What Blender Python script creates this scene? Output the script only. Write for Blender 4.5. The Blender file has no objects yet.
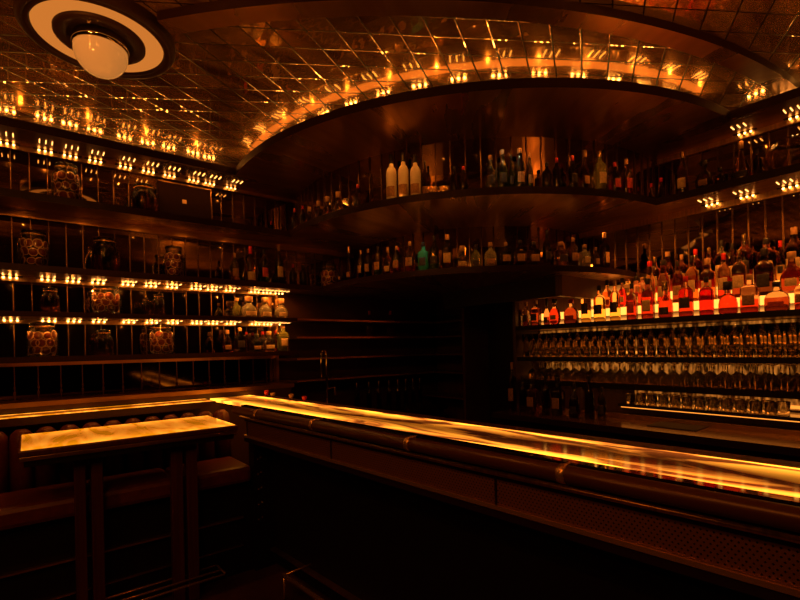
import bpy, bmesh, math, random
from mathutils import Vector, Matrix
R = math.radians
rnd = random.Random(7)
sc = bpy.context.scene
COL = sc.collection

# ------------------------------------------------------------------ camera
F, CX, CY, RHO, HC = 465.0, 400.0, 348.0, 0.022, 1.6
A = R(51.2)
FW = Vector((math.cos(A), math.sin(A), 0)); RT = Vector((math.sin(A), -math.cos(A), 0)); UP = Vector((0, 0, 1))
cr = RT*math.cos(RHO) - UP*math.sin(RHO)
cu = RT*math.sin(RHO) + UP*math.cos(RHO)
cam_d = bpy.data.cameras.new('camera'); cam = bpy.data.objects.new('camera', cam_d); COL.objects.link(cam)
cam.matrix_world = Matrix(((cr.x, cu.x, -FW.x, 0), (cr.y, cu.y, -FW.y, 0), (cr.z, cu.z, -FW.z, HC), (0, 0, 0, 1)))
cam_d.sensor_width = 36; cam_d.lens = F/800*36; cam_d.shift_y = (CY-300)/800; cam_d.clip_start = .02; cam_d.clip_end = 60
sc.camera = cam
sc.view_settings.view_transform = 'Standard'; sc.view_settings.look = 'None'
sc.view_settings.exposure = 0.0; sc.view_settings.gamma = 1.0; sc.view_settings.use_curve_mapping = False
sc.cycles.max_bounces = 14; sc.cycles.glossy_bounces = 8; sc.cycles.transmission_bounces = 10; sc.cycles.transparent_max_bounces = 24
sc.cycles.sample_clamp_indirect = 8.0; sc.cycles.caustics_reflective = False; sc.cycles.caustics_refractive = False
sc.cycles.use_denoising = True; sc.cycles.blur_glossy = .3

# sight lines used to work out where things measured in the photograph stand in the room
def ray(px, py):
    u = px-CX; v = CY-py
    a = u*math.cos(RHO)+v*math.sin(RHO); b = -u*math.sin(RHO)+v*math.cos(RHO)
    return FW*F + RT*a + UP*b
def onZ(px, py, z):
    d = ray(px, py); t = (z-HC)/d.z; return Vector((d.x*t, d.y*t, z))
def onX(px, py, x):
    d = ray(px, py); t = x/d.x; return Vector((x, d.y*t, HC+d.z*t))
def onY(px, py, y):
    d = ray(px, py); t = y/d.y; return Vector((d.x*t, y, HC+d.z*t))
CC = (4.22, 3.83)                                   # centre of the curved corner shelving
def onR(px, py, r):
    d = ray(px, py); a = d.x*d.x+d.y*d.y; b = -2*(d.x*CC[0]+d.y*CC[1]); c = CC[0]**2+CC[1]**2-r*r
    t = (-b-math.sqrt(b*b-4*a*c))/(2*a); return Vector((d.x*t, d.y*t, HC+d.z*t))
def depth(p): return p.x*FW.x+p.y*FW.y

# ------------------------------------------------------------------ materials
def newmat(name):
    m = bpy.data.materials.new(name); m.use_nodes = True
    nt = m.node_tree; b = nt.nodes['Principled BSDF']; return m, nt, b
def pbr(name, col, rough=.5, metal=0, noise=0, nscale=(8, 8, 8), bump=0, trans=0, ior=1.45, emit=None, estr=0, coat=0, spec=.5, rvar=0):
    m, nt, b = newmat(name)
    b.inputs['Base Color'].default_value = (*col, 1); b.inputs['Roughness'].default_value = rough
    b.inputs['Metallic'].default_value = metal; b.inputs['Transmission Weight'].default_value = trans
    b.inputs['IOR'].default_value = ior; b.inputs['Coat Weight'].default_value = coat; b.inputs['Specular IOR Level'].default_value = spec
    if emit: b.inputs['Emission Color'].default_value = (*emit, 1); b.inputs['Emission Strength'].default_value = estr
    if noise or bump or rvar:
        tc = nt.nodes.new('ShaderNodeTexCoord'); mp = nt.nodes.new('ShaderNodeMapping'); mp.inputs['Scale'].default_value = nscale
        n = nt.nodes.new('ShaderNodeTexNoise'); n.inputs['Scale'].default_value = 1; n.inputs['Detail'].default_value = 4
        nt.links.new(tc.outputs['Object'], mp.inputs[0]); nt.links.new(mp.outputs[0], n.inputs['Vector'])
        if noise:
            r = nt.nodes.new('ShaderNodeValToRGB'); e = r.color_ramp.elements
            e[0].position = .3; e[1].position = .7
            e[0].color = (*[c*(1-noise) for c in col], 1); e[1].color = (*[min(1, c*(1+noise)) for c in col], 1)
            nt.links.new(n.outputs['Fac'], r.inputs[0]); nt.links.new(r.outputs[0], b.inputs['Base Color'])
        if rvar:
            mr = nt.nodes.new('ShaderNodeMapRange'); mr.inputs[3].default_value = max(.02, rough-rvar); mr.inputs[4].default_value = rough+rvar
            nt.links.new(n.outputs['Fac'], mr.inputs[0]); nt.links.new(mr.outputs[0], b.inputs['Roughness'])
        if bump:
            bp = nt.nodes.new('ShaderNodeBump'); bp.inputs['Strength'].default_value = bump; bp.inputs['Distance'].default_value = .01
            nt.links.new(n.outputs['Fac'], bp.inputs['Height']); nt.links.new(bp.outputs[0], b.inputs['Normal'])
    return m
def emis(name, col, s):
    m = bpy.data.materials.new(name); m.use_nodes = True; nt = m.node_tree; nt.nodes.clear()
    o = nt.nodes.new('ShaderNodeOutputMaterial'); e = nt.nodes.new('ShaderNodeEmission')
    e.inputs[0].default_value = (*col, 1); e.inputs[1].default_value = s; nt.links.new(e.outputs[0], o.inputs[0]); return m
def clearglass(name, tint=(1, .97, .92), rough=.12):
    """thin clear glass: see-through with fresnel reflections"""
    m = bpy.data.materials.new(name); m.use_nodes = True; nt = m.node_tree; nt.nodes.clear()
    o = nt.nodes.new('ShaderNodeOutputMaterial'); t = nt.nodes.new('ShaderNodeBsdfTransparent'); t.inputs[0].default_value = (*tint, 1)
    g = nt.nodes.new('ShaderNodeBsdfGlossy'); g.inputs['Roughness'].default_value = rough
    fr = nt.nodes.new('ShaderNodeFresnel'); fr.inputs[0].default_value = 1.5
    mx = nt.nodes.new('ShaderNodeMixShader')
    nt.links.new(fr.outputs[0], mx.inputs[0]); nt.links.new(t.outputs[0], mx.inputs[1]); nt.links.new(g.outputs[0], mx.inputs[2]); nt.links.new(mx.outputs[0], o.inputs[0])
    return m
def mathn(nt, op, a, b=None, c=None):
    n = nt.nodes.new('ShaderNodeMath'); n.operation = op
    for i, v in enumerate((a, b, c)):
        if v is None: continue
        if isinstance(v, (int, float)): n.inputs[i].default_value = v
        else: nt.links.new(v, n.inputs[i])
    return n.outputs[0]

M = {}
M['brass'] = pbr('brushed_brass', (.60, .34, .13), .34, 1, noise=.25, nscale=(3, 60, 3), rvar=.08)
def radial_brass():
    m, nt, b = newmat('radial_brushed_brass'); L = nt.links
    tc = nt.nodes.new('ShaderNodeTexCoord'); sp = nt.nodes.new('ShaderNodeSeparateXYZ'); L.new(tc.outputs['Object'], sp.inputs[0])
    dx = mathn(nt, 'SUBTRACT', sp.outputs[0], CC[0]); dy = mathn(nt, 'SUBTRACT', sp.outputs[1], CC[1])
    an = mathn(nt, 'ARCTAN2', dx, mathn(nt, 'MULTIPLY', dy, 1.0)); r2 = mathn(nt, 'SQRT', mathn(nt, 'ADD', mathn(nt, 'MULTIPLY', dx, dx), mathn(nt, 'MULTIPLY', dy, dy)))
    cb = nt.nodes.new('ShaderNodeCombineXYZ'); L.new(mathn(nt, 'MULTIPLY', an, 9.0), cb.inputs[0]); L.new(mathn(nt, 'MULTIPLY', r2, .7), cb.inputs[1])
    n = nt.nodes.new('ShaderNodeTexNoise'); n.inputs['Scale'].default_value = 1; n.inputs['Detail'].default_value = 5; L.new(cb.outputs[0], n.inputs['Vector'])
    r = nt.nodes.new('ShaderNodeValToRGB'); e = r.color_ramp.elements; e[0].position = .35; e[1].position = .66
    e[0].color = (.30, .14, .045, 1); e[1].color = (.72, .40, .15, 1)
    L.new(n.outputs['Fac'], r.inputs[0]); L.new(r.outputs[0], b.inputs['Base Color'])
    mr = nt.nodes.new('ShaderNodeMapRange'); mr.inputs[1].default_value = .3; mr.inputs[2].default_value = .7; mr.inputs[3].default_value = .42; mr.inputs[4].default_value = .20
    L.new(n.outputs['Fac'], mr.inputs[0]); L.new(mr.outputs[0], b.inputs['Roughness']); b.inputs['Metallic'].default_value = .95
    return m
CC = (4.22, 3.83)
M['brass_cross'] = radial_brass()
M['polish'] = pbr('polished_brass', (.78, .45, .18), .26, .8)
M['lip'] = pbr('dark_bronze_lip', (.020, .0055, .003), .42, 0, spec=.22)
M['gloss'] = pbr('black_glass_top', (.012, .007, .005), .05, 0, spec=.9)
M['mirror'] = pbr('amber_mirror', (.40, .29, .18), .03, 1)
M['smoke'] = pbr('smoked_mirror', (.10, .06, .035), .05, 1)
M['seam'] = pbr('brass_seam', (.15, .075, .03), .42, 1)
M['wood'] = pbr('dark_walnut', (.06, .022, .010), .42, 0, noise=.35, nscale=(2, 40, 2))
M['woodv'] = pbr('dark_mahogany', (.075, .016, .009), .40, 0, noise=.35, nscale=(60, 60, 2))
M['black'] = pbr('black_paint', (.008, .0035, .0025), .5, spec=.25)
M['leather'] = pbr('oxblood_leather', (.12, .022, .010), .38, 0, noise=.2, nscale=(30, 30, 30), bump=.05)
M['floor'] = pbr('dark_floor', (.055, .018, .010), .35, 0, noise=.6, nscale=(3, 3, 3))
M['plaster'] = pbr('dark_plaster', (.018, .006, .003), .6, 0, noise=.2)
M['steel'] = pbr('dark_steel', (.25, .16, .10), .25, 1)
M['chrome'] = pbr('chrome', (.8, .7, .6), .08, 1)
AMB = (1.0, .29, .032)
M['led'] = emis('led_bulb', (1.0, .44, .10), 10)
M['coveled'] = emis('cove_bulb', (1.0, .44, .10), 55)
M['slot'] = emis('glow_bar', (1.0, .42, .09), 4.0)
M['cove'] = emis('cove_strip', (1.0, .28, .04), 1.15)
M['riser'] = emis('lit_riser', (1.0, .34, .05), 1.25)
def riser_mat():
    m, nt, b = newmat('edge_lit_riser'); L = nt.links; tc = nt.nodes.new('ShaderNodeTexCoord'); sp = nt.nodes.new('ShaderNodeSeparateXYZ'); L.new(tc.outputs['Generated'], sp.inputs[0])
    b.inputs['Base Color'].default_value = (.5, .3, .15, 1); b.inputs['Emission Color'].default_value = (1, .32, .045, 1)
    L.new(mathn(nt, 'MULTIPLY_ADD', mathn(nt, 'POWER', mathn(nt, 'SUBTRACT', 1.0, sp.outputs[2]), 1.6), 1.5, .12), b.inputs['Emission Strength']); return m
M['riser'] = riser_mat()
M['steptop'] = emis('lit_step_top', (1.0, .34, .045), 2.6)
M['backlight'] = emis('amber_backlight', (1.0, .30, .035), 1.4)
def sparkle_panel():  # streaky glow painted in for the sparkle of the glassware
    m, nt, b = newmat('painted_sparkle_panel'); L = nt.links; tc = nt.nodes.new('ShaderNodeTexCoord'); mp = nt.nodes.new('ShaderNodeMapping'); mp.inputs['Scale'].default_value = (1, 46, 14)
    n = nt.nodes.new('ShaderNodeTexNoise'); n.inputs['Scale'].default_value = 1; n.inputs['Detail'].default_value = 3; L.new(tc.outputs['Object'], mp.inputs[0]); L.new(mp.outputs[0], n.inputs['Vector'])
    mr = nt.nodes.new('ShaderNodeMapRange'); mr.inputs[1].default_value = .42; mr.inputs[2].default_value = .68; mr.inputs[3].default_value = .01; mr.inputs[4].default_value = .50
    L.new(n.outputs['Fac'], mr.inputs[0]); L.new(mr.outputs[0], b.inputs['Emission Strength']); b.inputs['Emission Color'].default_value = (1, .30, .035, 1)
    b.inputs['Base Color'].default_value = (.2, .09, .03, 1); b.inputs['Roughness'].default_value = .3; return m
M['glow_panel'] = sparkle_panel()
M['ring'] = emis('lamp_ring', (1.0, .30, .045), .62)
M['globe'] = pbr('cream_globe', (.55, .36, .17), .12, 0, emit=(1.0, .36, .07), estr=.42, coat=.6)
M['lampdark'] = pbr('lamp_plate', (.05, .020, .009), .5, .3)
M['clear'] = clearglass('jar_glass')
M['glassware'] = pbr('bar_glass', (1, .86, .62), .08, 0, trans=1, ior=1.45)
M['frost'] = pbr('frosted_glass', (.85, .72, .55), .38, 0, trans=.2)
M['cork'] = pbr('cork', (.42, .22, .10), .7)
M['capblk'] = pbr('black_cap', (.02, .015, .015), .35)
M['capred'] = pbr('red_cap', (.55, .02, .02), .35)
M['capgold'] = pbr('gold_cap', (.75, .5, .2), .25, 1)
M['cream'] = pbr('cream_label', (.58, .38, .20), .6, 0, noise=.25, nscale=(9, 9, 22))
M['tanlab'] = pbr('tan_label', (.36, .18, .07), .6, 0, noise=.4, nscale=(9, 9, 22))
M['darklab'] = pbr('black_label', (.03, .02, .02), .5, 0, noise=.6, nscale=(9, 9, 25))
M['redlab'] = pbr('red_label', (.55, .06, .04), .5, 0, noise=.3, nscale=(9, 9, 22))
M['whitelab'] = pbr('white_label', (.85, .78, .66), .55, 0, noise=.15, nscale=(9, 9, 22))
M['rind'] = pbr('orange_rind', (1, .62, .45), .4)
M['flesh'] = pbr('dried_orange', (.22, .035, .012), .5, 0, noise=.4, nscale=(60, 60, 60))
def liq(n, c, rough=.11):
    m = pbr('glass_'+n, c, rough, 0, trans=1, ior=1.45); nt = m.node_tree; b = nt.nodes['Principled BSDF']; L = nt.links; M[n] = m
    tc = nt.nodes.new('ShaderNodeTexCoord'); sp = nt.nodes.new('ShaderNodeSeparateXYZ'); L.new(tc.outputs['Object'], sp.inputs[0])
    oi = nt.nodes.new('ShaderNodeObjectInfo'); lv = mathn(nt, 'MULTIPLY_ADD', oi.outputs['Random'], .55, .22)
    mx = nt.nodes.new('ShaderNodeMix'); mx.data_type = 'RGBA'; mx.inputs['A'].default_value = (*c, 1); mx.inputs['B'].default_value = (*[min(1, .35*x+.42*y) for x, y in zip(c, (1, .72, .5))], 1)
    L.new(mathn(nt, 'GREATER_THAN', sp.outputs[2], lv), mx.inputs['Factor']); L.new(mx.outputs['Result'], b.inputs['Base Color'])
liq('amber', (.66, .16, .03)); liq('ruby', (.42, .035, .014)); liq('brown', (.24, .04, .012)); liq('gold', (1, .62, .18)); M['white'] = pbr('glass_white', (.95, .85, .62), .08, 0, trans=.84)
liq('green', (.14, .50, .16)); M['teal'] = pbr('glass_teal', (.10, .80, .42), .08, 0, trans=.72); M['dark'] = pbr('glass_dark', (.10, .03, .012), .12, 0, trans=1, ior=1.45); liq('red', (.48, .02, .016)); M['olive'] = pbr('glass_olive', (.60, .62, .16), .08, 0, trans=.86)

# backlit onyx: amber stone with darker swirling veins, lit from strips along its long edges
def onyx(name, axis, c0, w, strong, cold, dark=1.0):
    m, nt, b = newmat(name); L = nt.links
    tc = nt.nodes.new('ShaderNodeTexCoord')
    mp = nt.nodes.new('ShaderNodeMapping'); mp.inputs['Rotation'].default_value = (0, 0, axis); mp.inputs['Scale'].default_value = (4.2, 1.0, 1)
    n = nt.nodes.new('ShaderNodeTexNoise'); n.inputs['Scale'].default_value = 1.1; n.inputs['Detail'].default_value = 5; n.inputs['Distortion'].default_value = 2.2
    L.new(tc.outputs['Object'], mp.inputs[0]); L.new(mp.outputs[0], n.inputs['Vector'])
    r = nt.nodes.new('ShaderNodeValToRGB'); e = r.color_ramp.elements
    e[0].position = .40; e[0].color = (.10+.6*(1-dark), .018+.2*(1-dark), .002, 1); e[1].position = .57; e[1].color = (1, .34, .022, 1)
    x = e.new(.46); x.color = (.55+.35*(1-dark), .14+.12*(1-dark), .012, 1)
    L.new(n.outputs['Fac'], r.inputs[0]); L.new(r.outputs[0], b.inputs['Emission Color']); L.new(r.outputs[0], b.inputs['Base Color'])
    # light falls off from the edge strips: distance across the slab
    sp = nt.nodes.new('ShaderNodeSeparateXYZ'); mp2 = nt.nodes.new('ShaderNodeMapping'); mp2.inputs['Rotation'].default_value = (0, 0, axis)
    L.new(tc.outputs['Object'], mp2.inputs[0]); L.new(mp2.outputs[0], sp.inputs[0])
    d = mathn(nt, 'ABSOLUTE', mathn(nt, 'DIVIDE', mathn(nt, 'SUBTRACT', sp.outputs[0], c0), w/2))
    f = mathn(nt, 'MULTIPLY_ADD', mathn(nt, 'POWER', d, 2.2), strong, cold)
    L.new(f, b.inputs['Emission Strength'])
    b.inputs['Roughness'].default_value = .08; b.inputs['Specular IOR Level'].default_value = .4
    return m

# mirrored ceiling of small rhombic tiles with dark joints, each tile set at a slightly different tilt
def ceiling_mat():
    m, nt, b = newmat('mirror_tiles'); L = nt.links
    tc = nt.nodes.new('ShaderNodeTexCoord'); sp = nt.nodes.new('ShaderNodeSeparateXYZ'); L.new(tc.outputs['Object'], sp.inputs[0])
    def fam(th, pt, s):
        nx, ny = -math.sin(th), math.cos(th); c = nx*pt[0]+ny*pt[1]
        q = mathn(nt, 'MULTIPLY_ADD', sp.outputs[0], nx, mathn(nt, 'MULTIPLY_ADD', sp.outputs[1], ny, -c))
        q = mathn(nt, 'DIVIDE', q, s); fr = mathn(nt, 'FRACT', q)
        return q, fr, (nx, ny)
    q1, f1, n1 = fam(R(29.0), (2.376, 1.150), .1559)
    q2, f2, n2 = fam(R(-32.9), (-.1006, 3.889), .1539)
    def near(f, w): # 1 inside the joint
        return mathn(nt, 'MAXIMUM', mathn(nt, 'LESS_THAN', f, w), mathn(nt, 'GREATER_THAN', f, 1-w))
    joint = mathn(nt, 'MAXIMUM', near(f1, .021), near(f2, .021))
    bev = mathn(nt, 'MAXIMUM', mathn(nt, 'LESS_THAN', f1, .046), mathn(nt, 'LESS_THAN', f2, .046))
    cid = nt.nodes.new('ShaderNodeCombineXYZ'); L.new(mathn(nt, 'FLOOR', q1), cid.inputs[0]); L.new(mathn(nt, 'FLOOR', q2), cid.inputs[1])
    wn = nt.nodes.new('ShaderNodeTexWhiteNoise'); L.new(cid.outputs[0], wn.inputs['Vector'])
    tilt = nt.nodes.new('ShaderNodeVectorMath'); tilt.operation = 'SUBTRACT'; tilt.inputs[1].default_value = (.5, .5, .5); L.new(wn.outputs['Color'], tilt.inputs[0])
    sc1 = nt.nodes.new('ShaderNodeVectorMath'); sc1.operation = 'MULTIPLY'; sc1.inputs[1].default_value = (.022, .022, 0); L.new(tilt.outputs[0], sc1.inputs[0])
    # gentle waviness of the glass
    nz = nt.nodes.new('ShaderNodeTexNoise'); nz.inputs['Scale'].default_value = 1; nz.inputs['Detail'].default_value = 2
    rm = nt.nodes.new('ShaderNodeMapping'); rm.inputs['Rotation'].default_value = (0, 0, -R(51)); rm.inputs['Scale'].default_value = (26, 5, 1)
    L.new(tc.outputs['Object'], rm.inputs[0]); L.new(rm.outputs[0], nz.inputs['Vector'])
    s2 = nt.nodes.new('ShaderNodeVectorMath'); s2.operation = 'SUBTRACT'; s2.inputs[1].default_value = (.5, .5, .5); L.new(nz.outputs['Color'], s2.inputs[0])
    s3 = nt.nodes.new('ShaderNodeVectorMath'); s3.operation = 'MULTIPLY'; s3.inputs[1].default_value = (.045, .055, 0); L.new(s2.outputs[0], s3.inputs[0])
    # bevelled tile borders
    bv = nt.nodes.new('ShaderNodeVectorMath'); bv.operation = 'SCALE'; bv.inputs[0].default_value = (.14, .15, 0); L.new(bev, bv.inputs['Scale'])
    ad = nt.nodes.new('ShaderNodeVectorMath'); L.new(sc1.outputs[0], ad.inputs[0]); L.new(s3.outputs[0], ad.inputs[1])
    ad2 = nt.nodes.new('ShaderNodeVectorMath'); L.new(ad.outputs[0], ad2.inputs[0]); L.new(bv.outputs[0], ad2.inputs[1])
    ge = nt.nodes.new('ShaderNodeNewGeometry')
    ad3 = nt.nodes.new('ShaderNodeVectorMath'); L.new(ge.outputs['Normal'], ad3.inputs[0]); L.new(ad2.outputs[0], ad3.inputs[1])
    no = nt.nodes.new('ShaderNodeVectorMath'); no.operation = 'NORMALIZE'; L.new(ad3.outputs[0], no.inputs[0]); L.new(no.outputs[0], b.inputs['Normal'])
    mc = nt.nodes.new('ShaderNodeMix'); mc.data_type = 'RGBA'
    mc.inputs['A'].default_value = (.92, .62, .30, 1); mc.inputs['B'].default_value = (.012, .006, .004, 1); L.new(joint, mc.inputs['Factor'])
    L.new(mc.outputs['Result'], b.inputs['Base Color'])
    b.inputs['Metallic'].default_value = 1
    L.new(mathn(nt, 'MULTIPLY_ADD', joint, .5, .045), b.inputs['Roughness'])
    hz = nt.nodes.new('ShaderNodeBsdfGlossy'); hz.inputs['Color'].default_value = (.95, .60, .28, 1); hz.inputs['Roughness'].default_value = .25; L.new(no.outputs[0], hz.inputs['Normal'])
    mx = nt.nodes.new('ShaderNodeMixShader'); L.new(mathn(nt, 'MULTIPLY_ADD', joint, -.37, .38), mx.inputs[0])
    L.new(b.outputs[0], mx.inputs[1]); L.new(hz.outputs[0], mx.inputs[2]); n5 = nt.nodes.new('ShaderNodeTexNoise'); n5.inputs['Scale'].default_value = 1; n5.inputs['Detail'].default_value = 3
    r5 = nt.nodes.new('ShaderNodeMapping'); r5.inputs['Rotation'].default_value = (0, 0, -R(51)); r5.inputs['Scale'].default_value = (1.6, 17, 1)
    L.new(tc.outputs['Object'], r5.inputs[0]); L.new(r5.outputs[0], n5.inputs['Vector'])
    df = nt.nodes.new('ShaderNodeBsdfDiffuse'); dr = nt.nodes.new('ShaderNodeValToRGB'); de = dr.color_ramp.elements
    de[0].position = .32; de[0].color = (.10, .035, .008, 1); de[1].position = .72; de[1].color = (.85, .46, .14, 1)  # amber streaks painted into the colour as drawn-out reflections
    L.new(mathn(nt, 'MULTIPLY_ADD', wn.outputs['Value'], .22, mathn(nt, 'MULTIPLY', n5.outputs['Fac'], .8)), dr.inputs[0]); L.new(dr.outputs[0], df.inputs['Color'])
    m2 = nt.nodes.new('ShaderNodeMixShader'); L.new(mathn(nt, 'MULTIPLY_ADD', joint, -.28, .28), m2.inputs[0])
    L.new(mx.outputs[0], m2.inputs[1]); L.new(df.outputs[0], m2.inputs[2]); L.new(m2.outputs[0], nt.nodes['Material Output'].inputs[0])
    return m
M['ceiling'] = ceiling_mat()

# ------------------------------------------------------------------ mesh helpers
def finish(bm, name, mats, parent=None, smooth=False, loc=None):
    me = bpy.data.meshes.new(name); bmesh.ops.recalc_face_normals(bm, faces=bm.faces); bm.to_mesh(me); bm.free()
    return link(name, me, mats, parent, smooth, loc)
def link(name, me, mats, parent=None, smooth=False, loc=None):
    if not isinstance(mats, (list, tuple)): mats = [mats]
    if not me.materials:
        for m in mats: me.materials.append(m)
    if smooth:
        for p in me.polygons: p.use_smooth = True
    o = bpy.data.objects.new(name, me); COL.objects.link(o)
    if parent: o.parent = parent
    if loc: o.location = loc
    return o
def tag(o, label=None, cat=None, group=None, kind=None):
    if label: o['label'] = label
    if cat: o['category'] = cat
    if group: o['group'] = group
    if kind: o['kind'] = kind
    return o
def empty(name, loc=(0, 0, 0), rz=0):
    o = bpy.data.objects.new(name, None); COL.objects.link(o); o.location = loc; o.rotation_euler = (0, 0, rz); o.empty_display_size = .1; return o
def box(bm, x0, x1, y0, y1, z0, z1, mi=0, bev=0):
    vs = [bm.verts.new(p) for p in ((x0, y0, z0), (x1, y0, z0), (x1, y1, z0), (x0, y1, z0), (x0, y0, z1), (x1, y0, z1), (x1, y1, z1), (x0, y1, z1))]
    fs = [bm.faces.new([vs[i] for i in q]) for q in ((3, 2, 1, 0), (4, 5, 6, 7), (0, 1, 5, 4), (1, 2, 6, 5), (2, 3, 7, 6), (3, 0, 4, 7))]
    for f in fs: f.material_index = mi
    if bev:
        es = list({e for f in fs for e in f.edges})
        bmesh.ops.bevel(bm, geom=es, offset=bev, segments=2, affect='EDGES', profile=.5)
    return fs
def boxobj(name, b, mat, parent=None, bev=0):
    bm = bmesh.new(); box(bm, *b, bev=bev); return finish(bm, name, mat, parent)
def prism(bm, pts, z0, z1, mt=0, mb=0, ms=0):
    lo = [bm.verts.new((x, y, z0)) for x, y in pts]; hi = [bm.verts.new((x, y, z1)) for x, y in pts]
    f = bm.faces.new(hi); f.material_index = mt
    f = bm.faces.new(lo[::-1]); f.material_index = mb
    n = len(pts)
    for i in range(n):
        f = bm.faces.new((lo[i], lo[(i+1) % n], hi[(i+1) % n], hi[i])); f.material_index = ms
def tube(bm, pts, r, seg=10, mi=0, cap=True):
    pts = [Vector(p) for p in pts]; rings = []
    for i, p in enumerate(pts):
        t = (pts[min(i+1, len(pts)-1)]-pts[max(i-1, 0)]).normalized()
        s = t.cross(UP if abs(t.z) < .9 else Vector((1, 0, 0))).normalized(); u = s.cross(t)
        rr = r[i] if isinstance(r, (list, tuple)) else r
        rings.append([bm.verts.new(p+(s*math.cos(2*math.pi*k/seg)+u*math.sin(2*math.pi*k/seg))*rr) for k in range(seg)])
    for a, b in zip(rings, rings[1:]):
        for k in range(seg):
            f = bm.faces.new((a[k], a[(k+1) % seg], b[(k+1) % seg], b[k])); f.material_index = mi; f.smooth = True
    if cap:
        for ring in (rings[0][::-1], rings[-1]):
            f = bm.faces.new(ring); f.material_index = mi
def lathe(bm, prof, seg=20, n=2.0, ys=1.0, c=(0, 0, 0), mi=0):
    rings = []
    for r, z in prof:
        if r < 1e-5: rings.append([bm.verts.new((c[0], c[1], c[2]+z))]); continue
        ring = []
        for k in range(seg):
            t = 2*math.pi*k/seg; ct, st = math.cos(t), math.sin(t)
            q = r/((abs(ct)**n+abs(st)**n)**(1/n)) if n != 2 else r
            ring.append(bm.verts.new((c[0]+q*ct, c[1]+q*st*ys, c[2]+z)))
        rings.append(ring)
    for a, b in zip(rings, rings[1:]):
        if len(a) == 1 and len(b) == 1: continue
        for k in range(seg):
            k2 = (k+1) % seg
            if len(a) == 1: f = bm.faces.new((a[0], b[k2], b[k]))
            elif len(b) == 1: f = bm.faces.new((a[k], a[k2], b[0]))
            else: f = bm.faces.new((a[k], a[k2], b[k2], b[k]))
            f.smooth = True; f.material_index = mi
def arc(r, a0, a1, n):
    return [(CC[0]+r*math.cos(a0+(a1-a0)*i/n), CC[1]+r*math.sin(a0+(a1-a0)*i/n)) for i in range(n+1)]

# ------------------------------------------------------------------ room shell
YL, YM, XR, XM = 4.2, 4.6, 4.0, 4.4          # left shelf fronts / left mirror, right shelf fronts / right mirror
X0, Y0, ZC = -2.6, -2.4, 3.36
tag(boxobj('floor', (X0, XM+.1, Y0, YM+.1, -.05, 0), M['floor']), kind='structure')
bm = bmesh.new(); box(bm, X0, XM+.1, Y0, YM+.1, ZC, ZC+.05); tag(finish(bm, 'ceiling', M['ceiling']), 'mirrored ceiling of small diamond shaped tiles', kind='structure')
tag(boxobj('wall_left', (X0, XM+.1, YM+.002, YM+.1, 0, ZC), M['wood']), kind='structure')
tag(boxobj('wall_right', (XM+.002, XM+.1, Y0, YM, 0, ZC), M['wood']), kind='structure')
tag(boxobj('wall_near', (X0-.1, X0, Y0, YM+.1, 0, ZC), M['plaster']), kind='structure')
tag(boxobj('wall_front', (X0, XM+.1, Y0-.1, Y0, 0, ZC), M['plaster']), kind='structure')

# mirrors with brass seams
def mirror_y(name, x0, x1, z0, z1, sp=.112, off=.043, lab=None, mat='mirror', hinge=False):
    o = boxobj(name, (x0, x1, YM-.012, YM, z0, z1), M[mat]); tag(o, lab, kind='structure')
    bm = bmesh.new(); k = math.ceil((x0-off)/sp)
    while off+k*sp < x1:
        x = off+k*sp; box(bm, x-.0035, x+.0035, YM-.020, YM-.0121, z0, z1); k += 1
        if hinge: box(bm, x-.008, x+.008, YM-.028, YM-.0205, z0+.03, z0+.055); box(bm, x-.006, x+.006, YM-.028, YM-.0205, z0+.075, z0+.095)
    finish(bm, 'seam', M['seam'], o)
def mirror_x(name, y0, y1, z0, z1, sp=.112):
    o = boxobj(name, (XM-.012, XM, y0, y1, z0, z1), M['mirror']); tag(o, kind='structure')
    bm = bmesh.new(); k = 0
    while y1-.03-k*sp > y0:
        y = y1-.03-k*sp; box(bm, XM-.020, XM-.0121, y-.0045, y+.0045, z0, z1); k += 1
    finish(bm, 'seam', M['seam'], o)
ZS, ZA, ZB, ZCs, ZD, ZE = (3.20, 3.262), (2.71, 2.765), (2.20, 2.25), (1.88, 1.918), (1.553, 1.595), (1.24, 1.275)
XE = 2.02                                            # where the left shelf unit ends
mirror_y('wall_mirror_top', X0, 2.31, ZA[1], ZS[0])
mirror_y('wall_mirror_upper', X0, 3.1, ZB[1], ZA[0])
mirror_y('wall_mirror_middle', X0, XE, ZCs[1], ZB[0])
mirror_y('wall_mirror_lower', X0, XE, ZD[1], ZCs[0])
mirror_y('wall_mirror_base', X0, XE, ZE[1], ZD[0], sp=.1425, off=.07, mat='smoke', hinge=True)
mirror_x('wall_mirror_right_top', Y0, 1.78, ZA[1], ZS[0])
mirror_x('wall_mirror_right', Y0, 2.5, 2.05, ZA[0], sp=.105)
def drum(name, r, a0, a1, z0, z1, nseam):
    bm = bmesh.new(); n = 48; pi_ = arc(r, a0, a1, n); po = arc(r-.02, a0, a1, n)
    prism(bm, pi_+po[::-1], z0, z1); o = finish(bm, name, M['mirror']); tag(o, kind='structure')
    bm = bmesh.new()
    for k in range(nseam):
        a = a0+(a1-a0)*(k+.5)/nseam; c, s = math.cos(a), math.sin(a)
        q = [(CC[0]+rr*c-w*s, CC[1]+rr*s+w*c) for rr, w in ((r+.001, -.0045), (r+.009, -.0045), (r+.009, .0045), (r+.001, .0045))]
        prism(bm, q, z0, z1)
    finish(bm, 'seam', M['seam'], o)
drum('wall_mirror_curved_top', 2.06, R(158), R(275), ZA[1], ZS[0], 36)
drum('wall_mirror_curved', 1.32, R(146), R(277.5), ZB[1], ZA[0], 27)

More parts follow.
